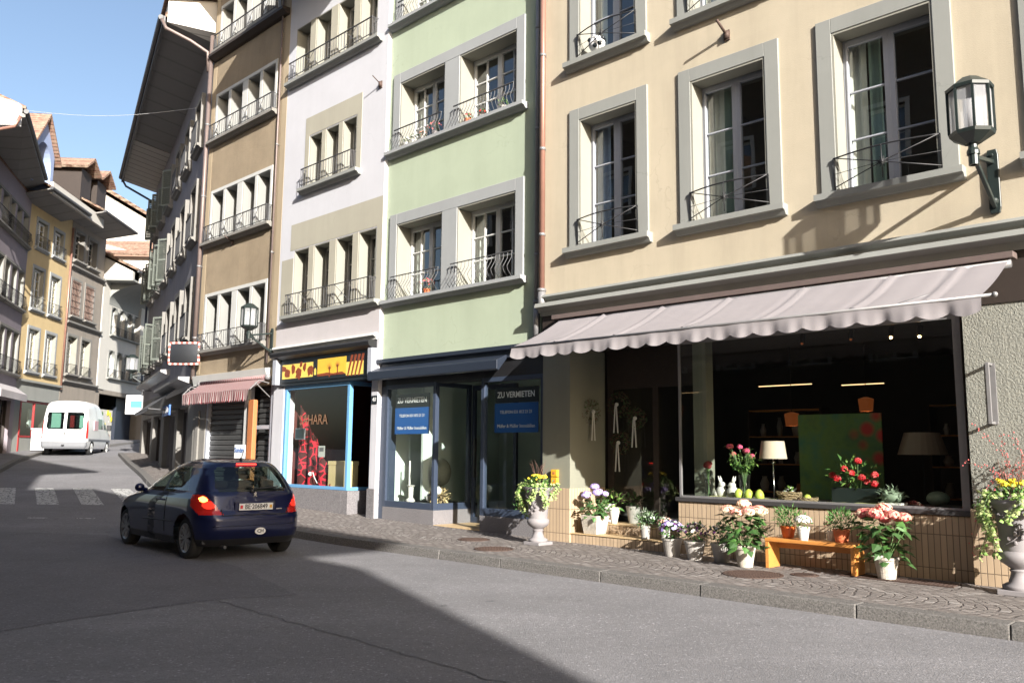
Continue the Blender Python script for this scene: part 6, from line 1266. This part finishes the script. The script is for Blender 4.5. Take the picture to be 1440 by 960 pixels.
# ================================================================ BLUE HATCHBACK (x: rear->front is +x, y to the car's left, z up)
def interp(tab,z):
    if z<=tab[0][0]: return tab[0][1]
    for i in range(len(tab)-1):
        (a,va),(b,vb)=tab[i],tab[i+1]
        if z<=b:
            t=(z-a)/(b-a); 
            p0=tab[i-1][1] if i>0 else va-(vb-va); p3=tab[i+2][1] if i+2<len(tab) else vb+(vb-va)
            d0=(vb-p0)/2; d1=(p3-va)/2
            if (vb-va)*(va-p0)<=0: d0=0
            if (p3-vb)*(vb-va)<=0: d1=0
            t2=t*t; t3=t2*t
            return (2*t3-3*t2+1)*va+(t3-2*t2+t)*d0+(-2*t3+3*t2)*vb+(t3-t2)*d1
    return tab[-1][1]
def carbody(par,REAR,FRONT,HALF,EXP,zs,classify,TAP=1.):
    rows=[]; N=2*(26+22+90+14+12)
    for z in zs:
        xr,xf,w=interp(REAR,z),interp(FRONT,z),interp(HALF,z); rx,ry=interp(EXP[0],z),interp(EXP[1],z); bulge=EXP[2]; row=[]
        xc=(xr+xf)/2; a=(xf-xr)/2; h=[]
        rx=min(rx,a*.8); ry=min(ry,w*.98); frx=min(EXP[3],a*.8)
        n1,n2,n3,n4,n5=26,22,90,14,12
        for i in range(n1): h.append((xr,(w-ry)*i/n1))
        for i in range(n2): t=PI/2*i/n2; h.append((xr+rx-rx*math.cos(t)**.9,w-ry+ry*math.sin(t)**.9))
        for i in range(n3): h.append((xr+rx+(xf-frx-xr-rx)*i/n3,w))
        for i in range(n4): t=PI/2*i/n4; h.append((xf-frx+frx*math.sin(t),w-ry+ry*math.cos(t)))
        for i in range(n5+1): h.append((xf,(w-ry)*(1-i/n5)))
        def ad(x,y):
            tp=1-.06*max(0,(abs(x-xc)/a-.45)/.55)**2*TAP; yy=y*tp
            return (x+(bulge*(y/w)**2 if x<xc else -.25*(y/w)**2*TAP),yy,z)
        row=[ad(x,y) for x,y in h]+[ad(x,-y) for x,y in h[-2:0:-1]]
        rows.append(row)
    groups={}
    for j in range(len(zs)-1):
        for i in range(N):
            q=[rows[j][i],rows[j][(i+1)%N],rows[j+1][(i+1)%N],rows[j+1][i]]; cx=[sum(p[k] for p in q)/4 for k in range(3)]; g=classify(*cx)
            if g: groups.setdefault(g,[]).append((j,i))
    cap=len(rows)-1; out={}
    # smooth normals come from shared verts inside each group
    for g,L in groups.items():
        b=MB(); idx={}
        def vid(j,i):
            i%=N
            if (j,i) not in idx: idx[(j,i)]=len(b.v); b.v.append(rows[j][i])
            return idx[(j,i)]
        for j,i in L: b.f.append((vid(j,i+1),vid(j,i),vid(j+1,i),vid(j+1,i+1))); b.m.append(0)
        if g=='body':
            # roof cap as grid strips across
            h=N//2
            for i in range(h):
                a_,c_,d_,e_=i,i+1,(N-i-1)%N,(N-i)%N
                if len({a_,c_,d_,e_})>=3:
                    f=[]; 
                    for k in (a_,c_,d_,e_):
                        v=vid(cap,k)
                        if v not in f: f.append(v)
                    b.f.append(tuple(f)); b.m.append(0)
        out[g]=b
    return out
def lerpz(a,b,n): return [a+(b-a)*i/n for i in range(n)]
CX=(-4.25,13.43); hd=math.atan2(.735,-.68)
CR=empty('blue_hatchback',(CX[0],CX[1],0.004),hd,'dark blue three-door hatchback with lit brake lights, driving away beside the kerb','car')
# local x measured from the rear axle, forward positive
REAR=[(.20,-.50),(.30,-.60),(.45,-.665),(.58,-.665),(.66,-.635),(.72,-.60),(.82,-.575),(.93,-.545),(.99,-.50),(1.10,-.43),(1.22,-.345),(1.33,-.25),(1.385,-.20),(1.42,-.16),(1.45,.02),(1.465,.25),(1.472,.50)]
FRONT=[(.20,3.15),(.30,3.32),(.45,3.38),(.60,3.36),(.70,3.30),(.80,3.12),(.88,2.72),(.95,2.30),(1.0,2.16),(1.10,1.98),(1.22,1.72),(1.33,1.48),(1.385,1.33),(1.42,1.2),(1.45,1.02),(1.465,.9),(1.472,.75)]
HALF=[(.20,.82),(.30,.85),(.45,.862),(.60,.866),(.75,.862),(.88,.842),(.95,.815),(.99,.79),(1.10,.745),(1.22,.685),(1.33,.62),(1.385,.575),(1.42,.52),(1.45,.44),(1.465,.33),(1.472,.2)]
EXP=([(.2,.28),(.5,.34),(.9,.32),(1.0,.24),(1.35,.20),(1.42,.3),(1.472,.35)],[(.2,.25),(.5,.30),(.9,.26),(1.0,.20),(1.35,.20),(1.42,.25),(1.472,.18)],.07,.6)
zs=lerpz(.20,.66,26)+lerpz(.66,1.0,40)+lerpz(1.0,1.385,40)+lerpz(1.385,1.45,10)+lerpz(1.45,1.472,4)+[1.472]
def cls(x,y,z):
    for ax in (0,2.54):
        if abs(y)>.5 and math.hypot(x-ax,z-.31)<.345: return None
    # side glass
    sl=(z-.96)/.40
    if 0<=sl<=1 and abs(y)>.45:
        xa=-.12+.30*sl**1.3; xb=2.02-.83*sl
        lo=.96+(.035 if x<.5 else 0)
        if xa+.16<x<xb-.10 and z>lo and z<1.345:
            if .86<x-.0*sl<.93: return 'pillar'
            return 'sideglass'
    if x<interp(REAR,z)+.17 and abs(y)<.60-.20*(z-1.0) and .985<z<1.345 and abs(y)<.585-.09*max(0,(z-1.0)/.35):
        if (abs(y)>.54-.22*(z-1.0)) and (z<1.03 or z>1.31): return 'body'
        return 'rearglass'
    if x>1.2 and z>.985 and z<1.36 and abs(y)<.66-.32*(z-.98)/.38 and x>interp(FRONT,z)-.30: return 'windscreen'
    # lamps: boomerang from the side wing into the hatch
    if .66<z<.945 and x<.02:
        ed=.50+.22*((z-.66)/.285)   # inner edge further out higher up
        top=.945-.0*x
        if abs(y)>ed and z>.66+max(0,(x+.42))*.55 and x<-.16-.1*(.945-z):
            if math.hypot((abs(y)-.735),(z-.88))<.040: return 'bulbL' if y>0 else 'bulbR'
            if math.hypot((abs(y)-.68)*.7,(z-.80))<.055: return 'glow'
            return 'lamp'
    if z<.30: return 'skirt'
    return 'body'
G_=carbody(CR,REAR,FRONT,HALF,EXP,zs,cls)
body=G_['body'].build('body','blue_car_paint',CR,smooth=True)
G_['skirt'].build('lower_skirt','black_plastic',CR,smooth=True)
if 'pillar' in G_: G_['pillar'].build('door_pillar','black_plastic',CR,smooth=True)
for k,nm in (('sideglass','side_window'),('rearglass','rear_window'),('windscreen','windscreen')):
    if k in G_: G_[k].build(nm,'car_glass',CR,smooth=True)
def split_fr(b):
    o=[MB(),MB()]
    for f in b.f:
        s=0 if b.v[f[0]][0]>2 else 1; k=len(o[s].v); o[s].v+=[b.v[i] for i in f]; o[s].f.append(tuple(range(k,k+len(f)))); o[s].m.append(0)
    return o
def split_side(b):
    o=[MB(),MB()]
    for f,m in zip(b.f,b.m):
        s=0 if b.v[f[0]][1]>0 else 1; ids=[]
        k=len(o[s].v); o[s].v+=[b.v[i] for i in f]; o[s].f.append(tuple(range(k,k+len(f)))); o[s].m.append(0)
    return o
for s,b in enumerate(split_side(G_['lamp'])):
    l=b.build('tail_light','red_lens_plain',CR); 
    l.data.polygons.foreach_set('use_smooth',[True]*len(l.data.polygons))
    if s==0: LL=l
    else: LR=l
if 'bulbL' in G_: G_['bulbL'].build('brake_lamp','lens_bright',LL)
if 'bulbR' in G_: G_['bulbR'].build('brake_lamp','lens_lit',LR)
for s,b in enumerate(split_side(G_['glow'])): b.build('lamp_glow','lens_lit',LL if s==0 else LR)
b=MB(); b.box(-.228,-.20,-.16,.16,1.375,1.40); b.build('high_brake_light','lens_bright2' if 0 else 'lens_lit2',CR) if 'lens_lit2' in MATS else (plain('lens_lit2',(.7,.03,.02),.2,emis=(1,.03,.02),es=2.5), b.build('high_brake_light','lens_lit2',CR,bevel=.005))
# inner body floor, seats, dashboard so the cabin reads through the glass
b=MB(); b.box(-.45,3.0,-.74,.74,.24,.30); b.box(2.0,2.25,-.7,.7,.3,.93); b.box(-.50,-.2,-.62,.62,.86,.90)
for ax in (0,2.54):
    for sg in (-1,1): b.prism([(ax+.345*math.cos(PI*i/12),.31+.345*math.sin(PI*i/12)) for i in range(13)],1,sg*.52,sg*.60)
b.build('cabin_floor','seat_cloth',CR)
for x,y in ((.98,.36),(.98,-.36)):
    b=MB(); b.prism([(x,.45),(x-.12,.5),(x-.32,1.10),(x-.20,1.12),(x+.04,.6),(x+.45,.58),(x+.48,.45)],1,y-.23,y+.23); b.box(x-.36,x-.25,y-.12,y+.12,1.13,1.31); b.build('seat','seat_cloth',CR,bevel=.03)
b=MB(); b.prism([(.12,.45),(-.02,.55),(-.17,1.0),(-.07,1.02),(.14,.62),(.5,.58),(.5,.45)],1,-.6,.6); 
for y in (-.38,0,.38): b.box(-.20,-.10,y-.11,y+.11,1.03,1.14)
b.build('rear_seat','seat_cloth',CR,bevel=.025)
def wheel(par,x,y,sg,r=.305,w=.195,ns=7,rim='alloy'):
    wv=MB(); n=40; prof=[(.205,-w/2+.01),(.25,-w/2),(r-.025,-w/2+.006),(r,-w/2+.03),(r,w/2-.03),(r-.025,w/2-.006),(.25,w/2),(.205,w/2-.01)]
    def ring(mb,pr,m=0):
        k=len(mb.v)
        for q,yy in pr:
            for j in range(n): t=2*PI*j/n; mb.v.append((x+q*math.cos(t),y+yy,r+q*math.sin(t)))
        for i in range(len(pr)-1):
            for j in range(n): mb.f.append((k+i*n+j,k+i*n+(j+1)%n,k+(i+1)*n+(j+1)%n,k+(i+1)*n+j)); mb.m.append(m)
    ring(wv,prof); W_=wv.build('wheel','rubber',par,smooth=True)
    q=MB(); o=sg*w/2; ring(q,[(.205,o*.9),(.215,o*.97),(.19,o*.85),(.185,o*.2),(.001,o*.15)])
    for i in range(ns):
        t=2*PI*i/ns
        for dt in (-.10,.10):
            c=math.cos(t+dt),math.sin(t+dt); c2=math.cos(t+dt*1.6),math.sin(t+dt*1.6)
            q.bar((x+.04*c[0],y+o*.80,r+.04*c[1]),(x+.196*c2[0],y+o*.86,r+.196*c2[1]),.026,.02,up=(0,1,0))
    q.tube([(x,y+o*.6,r),(x,y+o*.88,r)],.045,16); q.build('rim',rim,W_)
for x in (0,2.54):
    for sg in (-1,1): wheel(CR,x,sg*.715,sg)
# bumper lip, plate recess, plate, badge, handle line, CH sticker, wiper, aerial, mirrors
b=MB(); P=[]
for i in range(25):
    y=-.66+1.32*i/24; x=interp(REAR,.50)-.004+.07*(y/.86)**2+max(0,abs(y)-.56)**2*1.6; P.append((x,y,.50))
b.tube(P,.010,6); b.build('bumper_strip','blue_car_paint',CR,smooth=True)
def rx_(y,z): return interp(REAR,z)+.07*(y/interp(HALF,z))**2-.002
b=MB(); b.tube([(rx_(y,.648),y,.648) for y in [-.52+1.04*i/16 for i in range(17)]],.006,4); b.tube([(rx_(.52,z)+.01*(z-.64),.52+.02*(z-.64),z) for z in (.65,.70,.74)],.006,4); b.tube([(rx_(-.52,z)+.01*(z-.64),-.52-.02*(z-.64),z) for z in (.65,.70,.74)],.006,4); b.build('tailgate_seam','black_plastic',CR)
b=MB(); b.box(-.60,-.565,-.33,.33,.70,.845); b.build('plate_recess','blue_car_paint',CR,bevel=.015)
pl=MB(); pl.box(-.622,-.606,-.27,.27,.715,.815); pl=pl.build('licence_plate','plate_white',CR,bevel=.004); pl['label']='white BE 206849 number plate'
RT=Matrix(((0,0,-1,0),(-1,0,0,0),(0,1,0,0),(0,0,0,1)))  # text facing -x: right is -y
text_mesh('BE·206849',.098,(-.624,-.0,.765),pl,'sign_black',rot=RT,ext=.001,bold=.0015,sx=.86)
b=MB(); b.box(-.6245,-.622,.215,.255,.74,.79); b.build('shield_red','plate_red',pl); b=MB(); b.box(-.6245,-.622,-.255,-.215,.74,.79); b.build('shield_yellow','yellow_box',pl)
b=MB(); b.prism([(.085*math.cos(2*PI*i/24)-.06,.405+.052*math.sin(2*PI*i/24)) for i in range(24)],0,-.668,-.655); st=b.build('country_sticker','plate_white',CR); text_mesh('CH',.072,(-.670,-.06,.405),st,'sign_black',rot=RT,ext=.001,bold=.002)
# generic upright emblem: small chrome rampant shape
b=MB(); e=[(-.030,0),(-.012,.03),(-.022,.05),(0,.085),(.012,.06),(.030,.055),(.014,.035),(.032,0),(.016,.012),(0,.03),(-.012,.01)]
b.prism([(y,.905+z) for y,z in e],0,-.572,-.558); b.build('emblem','chrome',CR)
b=MB(); b.box(-.59,-.575,.30,.42,.69,.705); b.box(-.59,-.575,-.44,-.34,.715,.73); b.build('model_badge','chrome',CR)
b=MB(); b.tube([(-.53,.03,.995),(-.50,.0,1.02),(-.50,-.40,1.05)],.011,5); b.ball((-.52,.03,.99),.03,n=6); b.build('rear_wiper','black_plastic',CR)
b=MB(); b.tube([(-.02,0,1.46),(-.10,0,1.60)],.006,5); b.ball((-.02,0,1.462),.025,n=5); b.build('aerial','black_plastic',CR)
for sg in (-1,1): b=MB(); b.ball((1.80,sg*.875,.985),.095,0,8,(.6,.85,.72)); b.bar((1.84,sg*.76,.94),(1.81,sg*.86,.97),.07,.06); b.build('door_mirror','black_plastic' if sg<0 else 'blue_car_paint',CR,smooth=True)
for sg in (-1,1):
    b=MB(); b.tube([(.78,sg*.862,.83),(.86,sg*.885,.84),(.98,sg*.885,.84),(1.06,sg*.862,.83)],.014,6); b.build('door_handle','blue_car_paint',CR,smooth=True)
    b=MB(); b.tube([(.70,sg*(interp(HALF,z)+.002),z) for z in (.36,.45,.55,.65,.75,.85,.95)],.006,4); b.tube([(1.86,sg*(interp(HALF,z)-.012),z) for z in (.36,.45,.55,.65,.75,.85,.95)],.006,4); b.build('door_seam','black_plastic',CR)
    b=MB(); b.tube([(1.0,sg*.868,.52),(.40,sg*.868,.53),(1.6,sg*.868,.51)],.012,5); b.build('side_moulding','black_plastic',CR)
b=MB(); b.tube([(-.40,.45,.19),(-.60,.45,.19)],.025,8); b.build('exhaust','iron_grey',CR)
# ================================================================ WHITE VAN
VX=(-19.75,37.6); vh=math.atan2(.973,-.23)
VN=empty('white_van',(VX[0],VX[1],zg(38.5)+.01),vh,'white high-roof delivery van parked in the sun with green posters in its rear windows','van')
# local x from the rear bumper forward
REARv=[(.28,.06),(.40,.0),(.60,0),(.70,.05),(1.2,.08),(1.6,.12),(2.0,.18),(2.25,.25),(2.36,.36),(2.42,.7)]
FRONTv=[(.28,4.55),(.40,4.75),(.75,4.78),(.95,4.65),(1.10,4.2),(1.25,3.95),(1.6,3.55),(1.9,3.25),(2.1,3.0),(2.25,2.75),(2.36,2.5),(2.42,2.2)]
HALFv=[(.28,.90),(.45,.95),(1.1,.955),(1.6,.925),(1.9,.89),(2.1,.865),(2.24,.83),(2.33,.76),(2.39,.64),(2.42,.4)]
EXPv=([(.28,.12),(2.0,.12),(2.42,.3)],[(.28,.12),(2.0,.12),(2.3,.2),(2.42,.25)],.03,.4)
zs=lerpz(.28,1.0,16)+lerpz(1.0,1.75,40)+lerpz(1.75,2.42,24)+[2.42]
def clsv(x,y,z):
    for ax in (.98,3.98):
        if abs(y)>.5 and math.hypot(x-ax,z-.33)<.37: return None
    if x<.35 and 1.14<z<1.90 and .05<abs(y)<.74 and not (abs(y)>.69 and (z<1.19 or z>1.85)): return 'rearglass'
    if abs(y)>.7 and 1.18<z<1.68:
        if 3.0<x<3.75-(z-1.18)*.5: return 'sideglass'
        if 2.0<x<2.85 : return 'sideglass'
    if x>2.4 and 1.3<z<1.85 and abs(y)<.8 and x>interp(FRONTv,z)-.3: return 'sideglass'
    if abs(y)>.875 and x<.22 and .75<z<1.55: return 'lamp'
    if z<.58 and (x<.15 or x>4.5): return 'bumper'
    return 'body'
G_=carbody(VN,REARv,FRONTv,HALFv,EXPv,zs,clsv,.3)
G_['body'].build('body','white_gloss',VN,smooth=True); [q.build('bumper','grey_plastic',VN) for q in split_fr(G_['bumper'])]
G_['rearglass'].build('rear_window','car_glass',VN,smooth=True); G_['sideglass'].build('side_window','car_glass',VN,smooth=True)
for b in split_side(G_['lamp']): b.build('tail_light','red_lens_plain',VN)
for x in (.98,3.98):
    for sg in (-1,1): wheel(VN,x,sg*.84,sg,r=.33,w=.2,ns=6,rim='white_paint')
b=MB(); b.box(.2,4.4,-.85,.85,.35,.42); b.box(.5,.55,-.8,.8,.42,1.1); b.build('load_floor','seat_cloth',VN)
b=MB(); b.box(.06,.09,-.006,.006,.62,1.8); b.build('door_gap','black_plastic',VN)
b=MB(); b.box(.03,.07,-.03,.03,.86,1.0); b.build('door_handle','black_plastic',VN); b=MB(); b.box(.05,.07,.22,.42,.68,.73); b.build('badge','black_plastic',VN)
plain('mint_poster',(.42,.62,.52),.6,var=.15,scale=12); plain('pink_poster',(.65,.42,.44),.6,var=.2,scale=10)
b=MB(); b.box(.225,.230,.22,.60,1.2,1.84); b.build('poster','mint_poster',VN); b=MB(); b.box(.225,.230,-.70,-.55,1.2,1.75); b.build('poster','mint_poster',VN)
b=MB(); b.box(1.15,1.85,-.968,-.945,1.12,1.55); b.build('side_poster','pink_poster',VN)
b=MB(); b.box(2.1,2.8,-.90,-.895,1.20,1.6); b.build('side_poster','mint_poster',VN)
for sg in (-1,1): b=MB(); b.box(3.5,3.65,sg*.98,sg*1.16,1.15,1.42); b.build('wing_mirror','black_plastic',VN,bevel=.02)
b=MB(); b.box(.3,4.4,-.962,-.952,.62,.72); b.build('side_moulding','grey_plastic',VN)
b=MB(); b.box(-.10,.04,-.05,.05,.42,.46); b.build('tow_hook','black_plastic',VN)
# small white bin by the ochre shop
h=empty('street_bin',tuple(FO.w(3.3,.75,zg(40)+.13)),FO.rot,'white box-shaped container below the ochre shop window','bin'); b=MB(); b.box(-.45,.45,-.3,.3,0,.95); b.build('box','white_paint',h,bevel=.02); b=MB(); b.box(-.48,.48,-.33,.33,.95,1.02); b.build('lid','grey_paint',h)
# parasol behind the van
h=empty('closed_parasol',(-18.3,45.8,zg(46)),0,'pale pinkish parasol standing behind the white van','parasol'); b=MB(); b.tube([(0,0,0),(0,0,2.6)],.03,8); b.build('pole','white_paint',h); b=MB(); b.lathe([(.75,2.1),(.72,2.35),(.5,2.75),(.2,3.0),(.001,3.05)],n=10); b.build('canopy','pinkish_plaster',h)
# ================================================================ SKY, SUN, CAMERA
EL,AZ=rad(21.9),math.atan2(.414,-.910)
wd=bpy.data.worlds.new('World'); scene.world=wd; wd.use_nodes=True; nt=wd.node_tree; nt.nodes.clear()
sk=nt.nodes.new('ShaderNodeTexSky'); sk.sky_type='NISHITA'; sk.sun_disc=False; sk.sun_elevation=EL; sk.sun_rotation=AZ; sk.altitude=500; sk.air_density=1.0; sk.dust_density=4.0; sk.ozone_density=.7
bg=nt.nodes.new('ShaderNodeBackground'); bg.inputs[1].default_value=.088; wo=nt.nodes.new('ShaderNodeOutputWorld'); nt.links.new(sk.outputs[0],bg.inputs[0]); nt.links.new(bg.outputs[0],wo.inputs[0])
ld=bpy.data.lights.new('sun','SUN'); ld.energy=5.0; ld.angle=rad(.5); ld.color=(1,.96,.89); lo=bpy.data.objects.new('sun',ld); COL.objects.link(lo)
Ld=Vector((-.414,.910,-.402)).normalized(); lo.rotation_euler=Ld.to_track_quat('-Z','Y').to_euler(); lo.location=(10,-20,20)
cam=bpy.data.cameras.new('camera'); co=bpy.data.objects.new('camera',cam); COL.objects.link(co); scene.camera=co
cam.sensor_fit='HORIZONTAL'; cam.sensor_width=36; cam.lens=F_*36/1440; cam.clip_start=.05; cam.clip_end=2000
cp,sp=math.cos(PIT),math.sin(PIT); cr,sr=math.cos(ROL),math.sin(ROL); f=Vector((0,cp,sp)); r0=Vector((1,0,0)); u0=Vector((0,-sp,cp)); r=r0*cr+u0*sr; u=u0*cr-r0*sr
co.matrix_world=Matrix(((r.x,u.x,-f.x,0),(r.y,u.y,-f.y,0),(r.z,u.z,-f.z,EYE),(0,0,0,1)))
scene.view_settings.view_transform='Standard'; scene.view_settings.look='None'; scene.view_settings.gamma=1; scene.view_settings.exposure=1.4; scene.view_settings.use_curve_mapping=False
scene.render.engine='CYCLES'; scene.cycles.max_bounces=8; scene.cycles.transparent_max_bounces=16
scene.cycles.use_denoising=True
